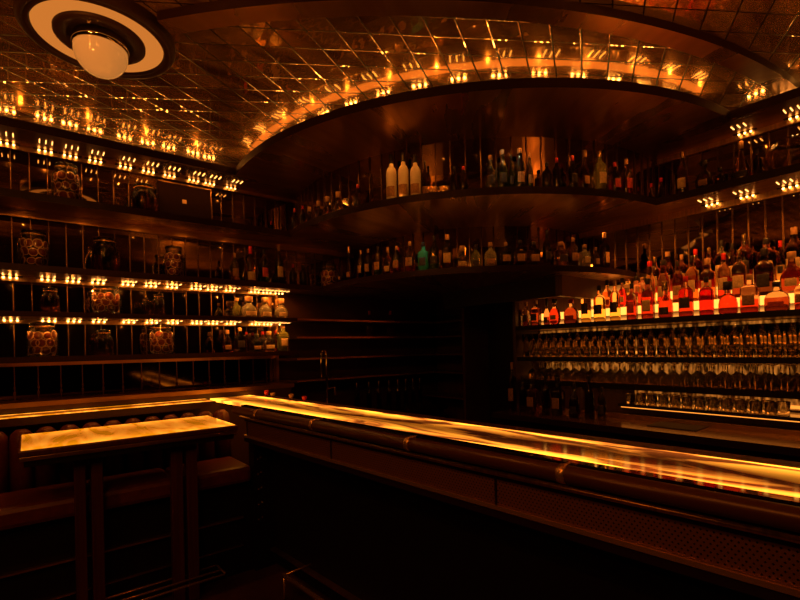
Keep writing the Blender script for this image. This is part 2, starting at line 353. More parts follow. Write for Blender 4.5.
# ------------------------------------------------------------------ shelf slabs (soffit, two curved shelves, straight ones)
SM = [M['gloss'], M['brass_cross'], M['lip']]
def slab(name, r, z, right=True, lab=None, cat=None, kind=None):
    aL = math.pi-math.asin((YL-CC[1])/r)
    if right: aR = 1.5*math.pi-math.asin((CC[0]-XR)/r)
    else: aR = R(274)
    pts = [(X0, YL)]+arc(r, aL, aR, 64)
    pts += [(XR, Y0), (XM-.013, Y0), (XM-.013, YM-.013)] if right else [(XM-.013, CC[1]-r), (XM-.013, YM-.013)]
    pts += [(X0, YM-.013)]
    bm = bmesh.new(); prism(bm, pts, z[0], z[1], 0, 1, 2); o = finish(bm, name, SM)
    return tag(o, lab, cat, kind=kind)
slab('ceiling_soffit', 2.737, ZS, kind='structure')
slab('curved_shelf', 2.221, ZA, True, 'upper curved shelf with brushed brass underside beneath the soffit', 'shelf')
slab('curved_shelf', 1.87, ZB, False, 'lower curved shelf with dark front edge holding the long bottle row', 'shelf')
for z, lab in ((ZCs, 'thin wall shelf holding the squat round bottles and one sliced orange jar'), (ZD, 'lowest bottle shelf on the left wall with two sliced orange jars')):
    bm = bmesh.new(); prism(bm, [(X0, YL), (XE+.07, YL), (XE+.07, YL+.05), (XE, YL+.05), (XE, YM-.013), (X0, YM-.013)], z[0], z[1], 0, 1, 2)
    tag(finish(bm, 'wall_shelf', SM), lab, 'shelf', 'thin shelves on the left wall')
# base ledge under the lowest mirror
bm = bmesh.new(); prism(bm, [(X0, YL), (XE+.02, YL), (XE+.02, YM-.013), (X0, YM-.013)], ZE[0], ZE[1], 1, 1, 1)
tag(finish(bm, 'trim_1', SM), kind='structure')
# brass valances at the back of the shelf undersides
def valance(n, x1, z, h=.06):
    bm = bmesh.new(); box(bm, X0, x1, YM-.05, YM-.021, z-h, z); tag(finish(bm, 'trim_%d' % n, M['brass']), kind='structure')
valance(2, 2.3, ZS[0], .03); valance(3, 3.0, ZA[0], .05); valance(4, XE, ZB[0], .03); valance(5, XE, ZCs[0], .03); valance(6, XE, ZD[0], .03)
bm = bmesh.new(); box(bm, XM-.05, XM-.021, Y0, 2.5, ZA[0]-.05, ZA[0]); tag(finish(bm, 'trim_7', M['brass']), kind='structure')
bm = bmesh.new(); box(bm, XM-.05, XM-.021, Y0, 1.75, ZS[0]-.04, ZS[0]); tag(finish(bm, 'trim_8', M['brass']), kind='structure')
# end panel of the left shelf unit
tag(boxobj('trim_9', (XE-.025, XE, YM-.1, YM-.021, ZE[1], ZB[0]-.031), M['brass']), kind='structure')

# cove light lying on the soffit, seen only in the mirrored ceiling
bm = bmesh.new(); prism(bm, arc(2.615, R(173), R(263), 60)+arc(2.565, R(173), R(263), 60)[::-1], ZS[1], ZS[1]+.02)
tag(finish(bm, 'cove_light', M['cove']), 'curved amber cove light strip lying on top of the soffit', 'light strip')

# curved ceiling beam
aB0, aB1 = math.atan2(2.66-5.833, .60-4.516), math.atan2(.745-5.833, 4.40-4.516)
def barc(r, n=60): return [(4.516+r*math.cos(aB0+(aB1-aB0)*i/n), 5.833+r*math.sin(aB0+(aB1-aB0)*i/n)) for i in range(n+1)]
bm = bmesh.new(); prism(bm, barc(5.10)+barc(4.985)[::-1], ZC-.05, ZC-.0005, 2, 1, 2)
tag(finish(bm, 'ceiling_beam', SM), 'long curved dark bronze beam crossing the mirrored ceiling', kind='structure')

# ------------------------------------------------------------------ ceiling lamp
LX, LY, LR = .345, 2.965, .365
bm = bmesh.new(); lathe(bm, [(LR, ZC-.001), (LR, ZC-.045), (LR-.012, ZC-.06), (LR-.03, ZC-.062), (LR-.036, ZC-.05), (LR-.048, ZC-.062), (LR-.058, ZC-.06), (LR-.06, ZC-.03), (.05, ZC-.03), (.05, ZC-.001)], 64)
lamp = finish(bm, 'ceiling_lamp', M['lampdark']); lamp.location = (LX, LY, 0)
tag(lamp, 'large round ceiling lamp with glowing ring around a cream globe bulb', 'lamp')
def lpart(n, prof, mat, seg=64):
    bm = bmesh.new(); lathe(bm, prof, seg); o = finish(bm, n, mat, lamp); return o
lpart('light_ring', [(LR-.061, ZC-.032), (LR-.061, ZC-.046), (.215, ZC-.046), (.215, ZC-.032), (LR-.061, ZC-.032)], M['ring'])
lpart('inner_plate', [(.214, ZC-.032), (.214, ZC-.058), (.205, ZC-.064), (.155, ZC-.064), (.15, ZC-.05), (.0, ZC-.05)], M['lampdark'])
lpart('collar', [(.128, ZC-.051), (.136, ZC-.09), (.132, ZC-.108), (.126, ZC-.108), (.11, ZC-.051)], M['chrome'], 48)
g = [(0.128*math.cos(t), ZC-.118+0.128*math.sin(t)) for t in [R(-90+i*9) for i in range(0, 13)]]; g[0] = (0, g[0][1])
lpart('globe', g+[(.09, ZC-.065), (0, ZC-.066)], M['globe'], 48)

# ------------------------------------------------------------------ triple LED shelf lights
def mesh_of(fn, name):
    bm = bmesh.new(); fn(bm); me = bpy.data.meshes.new(name); bmesh.ops.recalc_face_normals(bm, faces=bm.faces); bm.to_mesh(me); bm.free(); return me
def _bulb(bm): lathe(bm, [(0, -.015), (.005, -.013), (.0075, -.007), (.007, 0), (0, 0)], 8)
def _slot(bm): box(bm, -.0028, .0028, -.034, .034, -.004, 0)  # short glowing bars in front of the bulbs
def _plate(bm): box(bm, -.075, .075, -.014, .014, -.004, 0)
ME_BC = mesh_of(_bulb, 'cove_bulb')
ME_B, ME_S, ME_P = mesh_of(_bulb, 'bulb'), mesh_of(_slot, 'glow_dash'), mesh_of(_plate, 'plate')
def shelf_light(loc, rz, label, group, slots=True, dy=.0, slotd=.16):
    o = link('shelf_light', ME_P, M['lip'], loc=loc); o.rotation_euler = (0, 0, rz); tag(o, label, 'light', group)
    for k in (-1, 0, 1):
        b = link('bulb', ME_B, M['led'], o, True, (k*.038, 0, -.004))
        if slots: link('glow_dash', ME_S, M['slot'], o, False, (k*.038, -slotd, 0))
ordn = ['first', 'second', 'third', 'fourth', 'fifth', 'sixth', 'seventh', 'eighth', 'ninth', 'tenth', 'eleventh', 'twelfth', 'thirteenth', 'fourteenth', 'fifteenth', 'sixteenth', 'seventeenth', 'eighteenth', 'nineteenth', 'twentieth', 'twenty-first', 'twenty-second', 'twenty-third', 'twenty-fourth', 'twenty-fifth', 'twenty-sixth']
gx = [onY(p, 280, YM-.075).x for p in (10, 48, 73, 98, 128, 151, 172, 196, 212, 230)]
gx_mid = gx+[onY(p, 295, YM-.075).x for p in (255, 267, 279)]
gx_top = gx[:9]+[onY(231, 184, YM-.075).x]
for z, xs, nm in ((ZS[0], gx_top, 'soffit on the left wall'), (ZB[0], gx_mid, 'lower curved shelf on the left wall'), (ZCs[0], gx_mid, 'thin shelf with the squat bottles')):
    for i, x in enumerate(xs):
        shelf_light((x, YM-.075, z), 0, 'triple LED light under the %s, %s from the left' % (nm, ordn[i]), 'triple shelf lights under the %s' % nm, True, slotd=.175 if z > 3 else .13)
for z, ps, nm in ((ZS[0], ((745, 137), (797, 122)), 'soffit on the right wall'), (ZA[0], ((712, 206), (747, 198), (790, 189)), 'upper shelf on the right wall')):
    for i, p in enumerate(ps):
        y = onX(p[0], p[1], XM-.075).y
        shelf_light((XM-.075, y, z), R(-90), 'triple LED light under the %s, %s from the left' % (nm, ordn[i]), 'triple shelf lights under the %s' % nm, True, slotd=.15)

cove_rows = [('left wall', [(x, YM-.07, 0) for x in gx_top[:9]])]
cove_rows.append(('curved soffit', [(CC[0]+2.46*math.cos(a), CC[1]+2.46*math.sin(a), a+R(90)-R(180)+R(180)) for a in [R(176+6.4*i) for i in range(14)]]))
cove_rows.append(('right wall', [(XM-.1, y, R(-90)) for y in (1.02, .82, .6, .4, .2, -.05)]))
for nm, lst in cove_rows:
    for i, (x, y, rz) in enumerate(lst):
        o = link('shelf_light', ME_P, M['lip'], loc=(x, y, ZS[1]+.0045)); o.rotation_euler = (0, 0, rz if nm != 'curved soffit' else math.atan2(y-CC[1], x-CC[0])+R(90))
        tag(o, 'triple cove light on top of the soffit along the %s, %s from the left' % (nm, ordn[i]), 'light', 'cove lights on top of the soffit along the '+nm)
        for k in (-1, 0, 1):
            b = link('bulb', ME_BC, M['coveled'], o, True, (k*.042, 0, 0)); b.scale = (1, 1, -1)
            link('glow_dash', ME_S, M['slot'], o, False, (k*.042, -.22, .003))
# ------------------------------------------------------------------ bottles
PROF = {
 'spirit': ([(0, 0), (.46, 0), (.5, .02), (.5, .60), (.46, .66), (.30, .72), (.17, .77), (.15, .88), (0, .88)], 2, 1, (.17, .855, 1.0), (.20, .46, .8)),
 'tall': ([(0, 0), (.46, 0), (.5, .02), (.5, .56), (.47, .64), (.36, .70), (.22, .74), (.20, .80), (0, .80)], 2, 1, (.19, .79, 1.0), (.08, .30, 1.0)),
 'wine': ([(0, 0), (.46, 0), (.5, .02), (.5, .54), (.44, .64), (.24, .74), (.17, .80), (.16, .95), (0, .95)], 2, 1, (.18, .86, 1.0), (.18, .40, .85)),
 'square': ([(0, 0), (.45, 0), (.48, .02), (.48, .62), (.42, .67), (.22, .71), (.18, .76), (.17, .88), (0, .88)], 6, .8, (.2, .85, 1.0), (.18, .46, .6)),
 'round': ([(0, 0), (.34, 0), (.46, .10), (.5, .26), (.47, .42), (.34, .58), (.18, .66), (.14, .74), (.14, .86), (0, .86)], 2, .62, (.19, .84, 1.0), (.18, .36, .5)),
 'flask': ([(0, 0), (.46, 0), (.5, .03), (.5, .42), (.44, .55), (.26, .66), (.15, .71), (.14, .84), (0, .84)], 3.2, .6, (.18, .82, 1.0), (.12, .32, .6)),
 'cone': ([(0, 0), (.36, 0), (.47, .05), (.5, .14), (.44, .30), (.26, .56), (.14, .72), (.11, .84), (0, .84)], 2, .6, (.15, .82, 1.0), (.12, .26, .8)),
 'apoth': ([(0, 0), (.44, 0), (.5, .05), (.5, .30), (.44, .46), (.26, .58), (.17, .64), (.18, .76), (0, .76)], 2, 1, (.25, .74, 1.0), (.08, .28, .7)),
 'slim': ([(0, 0), (.46, 0), (.5, .02), (.48, .50), (.40, .60), (.26, .70), (.22, .78), (.20, .90), (0, .90)], 2, 1, (.22, .88, 1.0), (.16, .40, .7)),
}
BM = {}
def bottle_meshes(kind):
    if kind in BM: return BM[kind]
    pr, n, ys, cap, lab = PROF[kind]
    body = mesh_of(lambda bm: lathe(bm, pr, 20, n, ys), kind+'_body')
    cm = mesh_of(lambda bm: lathe(bm, [(0, cap[1]), (cap[0], cap[1]), (cap[0], cap[2]-.01), (cap[0]-.02, cap[2]), (0, cap[2])], 14), kind+'_cap')
    def lf(bm):
        def rad(z):
            for (r0, z0), (r1, z1) in zip(pr[1:], pr[2:]):
                if z0 <= z <= z1 and z1 > z0: return r0+(r1-r0)*(z-z0)/(z1-z0)
            return .5
        rows = []
        for j in range(7):
            z = lab[0]+(lab[1]-lab[0])*j/6; row = []
            for k in range(13):
                t = -math.pi/2+lab[2]*(k/6-1); ct, st = math.cos(t), math.sin(t)
                q = rad(z)/((abs(ct)**n+abs(st)**n)**(1/n)); row.append((q*ct, q*st*ys, z))
            rows.append(row)
        vi = [[bm.verts.new((x*1.01, y*1.01, z)) for x, y, z in r] for r in rows]; vo = [[bm.verts.new((x*1.03, y*1.03, z)) for x, y, z in r] for r in rows]
        for j in range(6):
            for k in range(12):
                f = bm.faces.new((vo[j][k], vo[j][k+1], vo[j+1][k+1], vo[j+1][k])); f.smooth = True
                bm.faces.new((vi[j][k], vi[j+1][k], vi[j+1][k+1], vi[j][k+1]))
        for j in range(6):
            bm.faces.new((vi[j][0], vo[j][0], vo[j+1][0], vi[j+1][0])); bm.faces.new((vi[j][12], vi[j+1][12], vo[j+1][12], vo[j][12]))
        for k in range(12):
            bm.faces.new((vi[0][k], vi[0][k+1], vo[0][k+1], vo[0][k])); bm.faces.new((vi[6][k], vo[6][k], vo[6][k+1], vi[6][k+1]))
    lm = mesh_of(lf, kind+'_label')
    for me in (body, cm): me.materials.append(None); [setattr(p, 'use_smooth', True) for p in me.polygons]
    lm.materials.append(None)
    BM[kind] = (body, cm, lm); return BM[kind]
def setmat(o, m): o.material_slots[0].link = 'OBJECT'; o.material_slots[0].material = m
def bottle(kind, loc, rz, w, h, glass, cap, lab, label, group):
    b, c, l = bottle_meshes(kind)
    o = bpy.data.objects.new('liquor_bottle', b); COL.objects.link(o); setmat(o, M[glass]); o.location = loc; o.rotation_euler = (0, 0, rz); o.scale = (w, w, h)
    tag(o, label, 'bottle', group)
    if cap:
        k = bpy.data.objects.new('cap', c); COL.objects.link(k); k.parent = o; setmat(k, M[cap])
    if lab:
        k = bpy.data.objects.new('label', l); COL.objects.link(k); k.parent = o; setmat(k, M[lab])
    return o
def pxbottle(surf, z, spec, group):
    """spec: px, top y, base y, width px, kind, glass, cap, label, text; surf: ('Y',v) ('X',v) ('R',v): line of the row on its shelf"""
    px, yt, yb, wp, kind, glass, cap, lab, text = spec
    p = {'Y': onY, 'X': onX, 'R': onR}[surf[0]](px, (yt+yb)/2, surf[1]); d = depth(p)
    w = wp*d/F*.94; h = (yb-yt)*d/F
    rz = {'Y': 0, 'X': R(-90), 'R': math.atan2(CC[1]-p.y, CC[0]-p.x)-R(90)}[surf[0]]
    return bottle(kind, (p.x, p.y, z), rz, w, h, glass, cap, lab, text, group)

# upper curved shelf (z of its top)
G = 'bottles on the upper curved shelf'
zA = ZA[1]+.0005
for s in [
 (295, 210, 236, 8, 'spirit', 'dark', 'capred', None, 'dark bottle with red cap at the far left end of the upper curved shelf'),
 (303, 212, 235, 7, 'spirit', 'dark', 'capred', None, 'dark slim bottle second from the left end of the upper curved shelf'),
 (309.5, 205, 223, 8, 'apoth', 'brown', 'cork', None, 'small corked bottle leftmost of four in the lit cluster on the upper curved shelf'),
 (318.5, 201, 221, 8.5, 'apoth', 'brown', 'cork', None, 'small corked bottle second of four in the lit cluster on the upper curved shelf'),
 (327.5, 198, 219, 10, 'apoth', 'amber', 'cork', None, 'rounded amber bottle third of four in the lit cluster on the upper curved shelf'),
 (338.5, 195, 217, 11.5, 'apoth', 'gold', 'cork', None, 'rounded golden bottle rightmost and brightest of the lit cluster on the upper curved shelf'),
 (358, 187, 211, 9, 'spirit', 'dark', 'capred', None, 'dark bottle with red cap between the lit cluster and the frosted bottles'),
 (391.5, 156, 203, 11.5, 'tall', 'frost', 'capblk', 'tanlab', 'frosted white bottle with black cap, leftmost of the frosted ones'),
 (403.5, 154, 201, 11.5, 'tall', 'frost', 'capblk', 'tanlab', 'frosted white bottle with black cap, middle of the three in front'),
 (415.5, 156, 199.5, 11.5, 'tall', 'frost', 'capblk', 'tanlab', 'dimmer frosted bottle with black cap, right of the two bright frosted ones'),
 (454.5, 169, 196, 9.5, 'spirit', 'dark', 'capblk', None, 'black bottle left of a red topped one, midway along the upper curved shelf'),
 (463.5, 169, 195.5, 9.5, 'spirit', 'dark', 'capred', None, 'black bottle with red neck just left of the green bottle cluster'),
 (490.5, 157, 192.5, 10.5, 'slim', 'green', 'cork', 'darklab', 'dark green bottle with light cap, leftmost of the green cluster'),
 (502.5, 152, 192.5, 11.5, 'slim', 'green', 'cork', 'darklab', 'tall dark green bottle second from left in the green cluster'),
 (511.4, 157, 192, 5.6, 'slim', 'green', 'capblk', 'darklab', 'narrow dark green bottle in the middle of the green cluster'),
 (520, 151, 192.5, 11.5, 'slim', 'green', 'cork', 'tanlab', 'tall dark green bottle with pale label patch in the green cluster'),
 (529.8, 156, 192.5, 7.2, 'slim', 'green', 'cork', 'tanlab', 'green bottle with small pale label, rightmost of the green cluster'),
 (547, 165, 192.5, 10, 'spirit', 'dark', 'capblk', None, 'near black bottle just right of the green cluster'),
 (557, 160, 192.5, 9.5, 'spirit', 'dark', 'capred', None, 'near black bottle with red band, second right of the green cluster'),
 (573, 157, 192.5, 9.5, 'spirit', 'dark', 'capred', 'darklab', 'dark red bottle left of the corked rounded one on the upper curved shelf'),
 (585, 151, 192.5, 12, 'round', 'brown', 'cork', 'tanlab', 'rounded dark bottle with cork stopper left of the yellow labelled bottle'),
 (600, 151, 193, 12.5, 'spirit', 'olive', 'capgold', 'cream', 'bottle with bright cream label and gold foil on the upper curved shelf'),
 (615, 161, 194, 10.5, 'spirit', 'red', 'capred', 'redlab', 'red bottle with red cap, left of the red pair'),
 (626.5, 157, 195, 11, 'spirit', 'red', 'cork', 'redlab', 'red bottle with cork, right of the red pair'),
]:
    pxbottle(('R', 2.137), zA, s, G)
pxbottle(('R', 2.112), zA, (425, 161, 197.5, 6, 'tall', 'dark', 'capblk', 'tanlab', 'amber bottle with thick black cap behind the dim frosted bottle'), G)
# stacked saucers between bottles on the upper curved shelf
def lathe_thing(name, prof, loc, mat, label, cat, group=None, seg=24, n=2, ys=1, smooth=True):
    bm = bmesh.new(); lathe(bm, prof, seg, n, ys); o = finish(bm, name, mat, None); o.location = loc; tag(o, label, cat, group); return o
for px, r, t in ((432, .055, 'low gold edged bowl right of the frosted bottles'), (444, .042, 'small dark bowl with gold rim beside a low gold bowl')):
    p = onR(px, 190, 2.14)
    lathe_thing('serving_bowl', [(0, 0), (r*.5, 0), (r*.6, .01), (r, .055), (r*.95, .055), (r*.5, .014), (0, .012)], (p.x, p.y, zA), M['polish'], t, 'bowl')

# lower curved shelf
G = 'bottles on the lower curved shelf'
zB = ZB[1]+.0005
LB = [
 (361, 252, 281, 6.5, 'spirit', 'dark', 'cork', 'tanlab', 'dark bottle with pale round label just right of the tall necked red bottle'),
 (368.5, 251, 280, 8, 'spirit', 'dark', 'cork', 'tanlab', 'black bottle with tan label, second right of the tall necked red bottle'),
 (378.5, 249, 279, 9, 'spirit', 'green', 'capblk', 'tanlab', 'dark green bottle left of the round pale labelled bottle'),
 (388, 250, 277.5, 9, 'flask', 'brown', 'cork', 'cream', 'rounded bottle with pale label left of the black corked bottle'),
 (397, 248.5, 276.5, 8.5, 'spirit', 'dark', 'cork', 'tanlab', 'black corked bottle with tan label left of the red capped bottle'),
 (410, 244, 275, 10.5, 'spirit', 'amber', 'cork', 'tanlab', 'tapering clear bottle with pale cap left of the turquoise bottle'),
 (397.5+26, 243.5, 272.5, 11, 'square', 'teal', 'capblk', 'darklab', 'turquoise square bottle glowing in the middle of the lower curved shelf'),
 (434.5, 237, 271.5, 10, 'wine', 'green', 'capblk', 'darklab', 'dark green tall bottle right of the turquoise bottle'),
 (447.5, 236, 270.5, 11.5, 'square', 'dark', 'cork', 'cream', 'square dark bottle with cream collar label right of the tall green one'),
 (462.5, 247, 269.5, 13, 'apoth', 'gold', 'cork', 'cream', 'squat cut glass bottle left of the round flask on the lower curved shelf'),
 (476, 245.5, 269, 10.5, 'flask', 'olive', 'capblk', 'darklab', 'squared olive bottle between the cut glass and the bright flask'),
 (490.5, 244, 269, 13, 'flask', 'white', 'cork', 'tanlab', 'bright clear flask bottle with oval tan label on the lower curved shelf'),
 (506, 244, 268.5, 11, 'spirit', 'dark', 'cork', 'tanlab', 'dark bottle with round tan label right of the bright flask'),
 (520, 242, 268.5, 12, 'square', 'dark', 'capblk', 'tanlab', 'black square bottle with square tan label on the lower curved shelf'),
 (533.5, 244, 268.5, 13, 'square', 'dark', 'capblk', 'tanlab', 'black square bottle next to the one with square tan label, left of the narrow black'),
 (547, 232, 268.5, 8.5, 'wine', 'dark', 'capblk', 'darklab', 'tall thin black bottle in the right half of the lower curved shelf'),
 (561, 243, 268, 14, 'square', 'gold', 'cork', 'darklab', 'wide bottle with bright shoulders and black label right of the tall thin black bottle'),
 (573, 238, 268, 10.5, 'spirit', 'brown', 'cork', 'tanlab', 'bottle with large tan label and red cork left of the bright cream bottle'),
 (584.5, 244.5, 268, 11.5, 'square', 'white', 'cork', 'cream', 'bright bottle with wide cream label near the right end of the lower curved shelf'),
 (596, 247, 268.5, 7, 'spirit', 'brown', 'cork', 'tanlab', 'narrow brown bottle right of the bright cream labelled one'),
 (604.5, 232, 269, 9.5, 'square', 'dark', 'cork', 'tanlab', 'dark bottle at the right end of the lower curved shelf with pale cap'),
]
for s in LB: pxbottle(('R', 1.79), zB, s, G)
pxbottle(('R', 1.66), zB, (398+0, 246, 275, 10, 'spirit', 'ruby', 'capred', 'redlab', 'red capped bottle with cream and red label on the lower curved shelf'), G)
# left part of the lower curved shelf, in front of the left mirror
for s in [
 (234.8, 251, 280, 8.5, 'spirit', 'gold', 'cork', 'tanlab', 'slim golden bottle, leftmost of the four beside the orange jar'),
 (250.5, 244, 281, 10, 'tall', 'amber', 'capred', 'cream', 'bottle with long cream label and red cap, left of the green bottle'),
 (264, 247, 282, 9, 'spirit', 'green', 'capblk', 'redlab', 'green bottle with colourful label, between two cream labelled bottles'),
 (279, 243, 283, 8.8, 'spirit', 'dark', 'cork', 'cream', 'black bottle with cream label and pale cork, right of the green bottle'),
 (293, 262, 284, 8, 'spirit', 'dark', 'capred', None, 'dark bottle with red top in the corner left of the red jar'),
 (303, 263, 285, 8, 'spirit', 'dark', 'capblk', None, 'near black bottle in the corner touching distance left of the red jar'),
]: pxbottle(('Y', 4.36), zB, s, G)
for s in [(349, 249, 284, 8, 'cone', 'ruby', 'cork', 'tanlab', 'reddish bottle with a long pointed neck beside the red orange jar'),
          (341, 266, 285, 8, 'round', 'dark', None, 'tanlab', 'small black bottle with round pale label behind the red orange jar')]:
    pxbottle(('R', 1.79), zB, s, G)

# left wall: squat bottles and the row beneath
G = 'bottles at the right end of the thin wall shelf'
zc = ZCs[1]+.0005; zd = ZD[1]+.0005
for s in [
 (237, 296, 315.5, 10.5, 'round', 'olive', 'cork', None, 'small olive round bottle, leftmost of the squat bottles on the thin shelf'),
 (248.8, 294, 315.5, 17, 'apoth', 'white', 'cork', 'cream', 'widest squat clear bottle with cream label on the thin shelf'),
 (265, 295, 315.8, 14, 'apoth', 'white', 'cork', 'cream', 'squat clear bottle with cream label right of the widest one'),
 (281, 296, 316, 14, 'apoth', 'white', 'cork', 'cream', 'squat clear bottle at the right end of the thin shelf'),
]: pxbottle(('Y', 4.33), zc, s, G)
pxbottle(('Y', 4.45), zc, (272.5, 299, 315, 8, 'round', 'gold', 'cork', None, 'small gold bottle standing behind and between the two right squat bottles'), G)
G = 'bottles on the lowest wall shelf'
for s in [
 (227.5, 327, 349.5, 10, 'flask', 'amber', 'cork', 'tanlab', 'amber flask leftmost on the lowest wall shelf'),
 (240, 325, 349.5, 11, 'square', 'dark', 'cork', 'darklab', 'dark square bottle second from left on the lowest wall shelf'),
 (256.5, 331, 349, 11.5, 'flask', 'dark', 'capblk', 'tanlab', 'black flask with round tan label on the lowest wall shelf'),
 (269, 329, 349, 14, 'flask', 'gold', 'cork', 'cream', 'wide pale yellow flask second from right on the lowest wall shelf'),
 (283, 322, 349, 11.5, 'square', 'olive', 'cork', 'cream', 'tall square bottle with small cream label at the right end of the lowest shelf'),
]: pxbottle(('Y', 4.32), zd, s, G)
for s in [
 (246.5, 327, 347, 8, 'spirit', 'brown', 'capred', None, 'brown bottle behind and right of the dark square bottle'),
 (262.5, 327, 347, 8, 'spirit', 'ruby', 'capred', None, 'red bottle standing behind the black flask'),
 (275.5, 326, 347, 8, 'spirit', 'ruby', 'capred', None, 'red capped bottle standing behind the pale yellow flask'),
]: pxbottle(('Y', 4.46), zd, s, G)

# right wall upper shelf
G = 'bottles on the upper right shelf'
for s in [
 (651, 172, 193, 7, 'round', 'dark', 'capred', None, 'small dark bottle with reddish top, left of its twin at the shelf corner'),
 (661, 171, 195, 8, 'round', 'dark', 'capred', None, 'small dark bottle with reddish top left of the cream labelled wine bottle'),
 (682.5, 150, 195, 10.5, 'wine', 'brown', 'capgold', 'cream', 'tall wine bottle with square cream label on the upper right shelf'),
 (704, 159, 190, 17, 'round', 'dark', 'capblk', 'tanlab', 'squat black round bottle with oval tan label on the upper right shelf'),
 (720, 166, 186, 11, 'round', 'dark', 'capblk', None, 'small black round bottle between the oval labelled one and the decanter'),
 (741, 143, 184, 18.5, 'cone', 'ruby', 'cork', 'darklab', 'large teardrop decanter with red belly on the upper right shelf'),
 (757.5, 151, 180, 7.5, 'spirit', 'dark', 'capblk', None, 'dark bottle right of the teardrop decanter'),
]: pxbottle(('X', 4.14), zA, s, G)

# ------------------------------------------------------------------ fruit jars
JP = [(0, 0), (.44, 0), (.5, .03), (.5, .62), (.46, .70), (.36, .76), (.35, .86), (.38, .88), (.38, .90), (0, .90)]
JME = mesh_of(lambda bm: lathe(bm, JP, 28), 'jar_glass')
LME = mesh_of(lambda bm: lathe(bm, [(0, .90), (.39, .90), (.40, .93), (.37, .97), (.15, 1), (0, 1)], 28), 'jar_lid')
RME = mesh_of(lambda bm: lathe(bm, [(.385, .845), (.395, .85), (.395, .87), (.385, .875), (.375, .86), (.385, .845)], 28), 'clamp_ring')
def _disc(bm): lathe(bm, [(0, -.06), (.82, -.06), (.82, .06), (0, .06)], 14)
def _rind(bm): lathe(bm, [(.82, -.10), (1, -.08), (1, .08), (.82, .10), (.82, -.10)], 14)
DME, RIM = mesh_of(_disc, 'orange_flesh'), mesh_of(_rind, 'rind')
def jar(surf, z, px, yt, yb, wp, label, ntail, sl=True, dark=False):
    p = {'Y': onY, 'X': onX, 'R': onR}[surf[0]](px, (yt+yb)/2, surf[1]); d = depth(p); w = wp*d/F*.94; h = (yb-yt)*d/F
    rz = math.atan2(-p.y, -p.x)+R(90)           # clip towards the room
    o = link('storage_jar', JME, M['clear'] if not dark else M['dark'], None, True, (p.x, p.y, z)); o.scale = (w, w, h); o.rotation_euler = (0, 0, rz)
    if dark: setmat(o, M['dark'])
    tag(o, label, 'jar')
    k = link('lid', LME, M['clear'], o, True); r = link('clamp_ring', RME, M['polish'], o, True)
    if dark: setmat(k, M['brown'])
    if sl:
        rj = random.Random(int(px*10)); n = 0; rad = w*.5; rs = .036*min(1, w/.2); tall = h*.70
        rows = max(3 if tall > .14 else 2, int(tall/(rs*1.6)))
        for a in range(rows):
            for b in range(6):
                th = math.atan2(-p.y, -p.x)+R(-95+b*38)+(a % 2)*R(19)+rj.uniform(-.12, .12)
                zz = z+.012+rs+(tall-2*rs)*(a/(rows-1))+rj.uniform(-.006, .006) if rows > 1 else z+rs
                q = rad*.5*1.58
                s = link('orange_slice', DME, M['flesh'], None, False, (p.x+q*math.cos(th), p.y+q*math.sin(th), max(zz, z+rs+.008)))
                rr = rs*rj.uniform(.82, 1.0); s.scale = (rr, rr, rr)
                s.rotation_euler = (Vector((math.cos(th), math.sin(th), rj.uniform(-.35, .35)))).to_track_quat('Z', 'Y').to_euler()
                tag(s, 'dried orange slice inside the glass jar '+ntail, 'orange slice', 'orange slices in the jar '+ntail)
                link('rind', RIM, M['rind'], s, True)
jar(('Y', 4.37), zA, 66.5, 161, 200.5, 26, 'glass jar of orange slices on the top left shelf under the soffit', 'on the top left shelf')
jar(('Y', 4.37), zB, 34, 228, 266, 27, 'glass jar of orange slices at far left below the top left jar', 'at far left on the lower curved shelf')
jar(('Y', 4.37), zB, 174, 244, 276, 21, 'glass jar of orange slices left of the four lit bottles', 'left of the slim golden bottle')
jar(('Y', 4.37), zc, 106, 284, 312.5, 29, 'only glass jar of orange slices on the thin middle shelf', 'on the thin middle shelf')
jar(('Y', 4.37), zd, 42.5, 323, 357.5, 28, 'glass jar of orange slices on the lowest shelf, left of its twin', 'at the left of the lowest shelf')
jar(('Y', 4.37), zd, 161.5, 324, 354, 25, 'glass jar of orange slices on the lowest shelf, right of the small dark jar', 'right of the small dark jar')
jar(('R', 1.73), zB, 329, 260, 286, 20, 'squat jar of reddish orange slices in the corner of the lower curved shelf', 'in the corner of the lower curved shelf')
jar(('Y', 4.37), zA, 144.5, 178, 208, 25, 'large dark jar left of the tilted dark panel on the top left shelf', '', False, True)
jar(('Y', 4.37), zB, 105, 234, 270, 26, 'large dark jar between two orange jars on the lower curved shelf', '', False, True)
jar(('Y', 4.37), zc, 50.5, 286, 311.5, 16, 'small dark jar with red lid at the left of the thin shelf', '', False, True)
jar(('Y', 4.37), zc, 158.5, 291, 313, 12, 'small dark jar with red lid right of the jar on the thin shelf', '', False, True)
jar(('Y', 4.40), zc, 146, 295, 313, 8, 'tiny dark jar beside the small dark jar on the thin shelf', '', False, True)
jar(('Y', 4.37), zd, 104, 330, 355.5, 16.5, 'small dark jar between two orange jars on the lowest shelf', '', False, True)

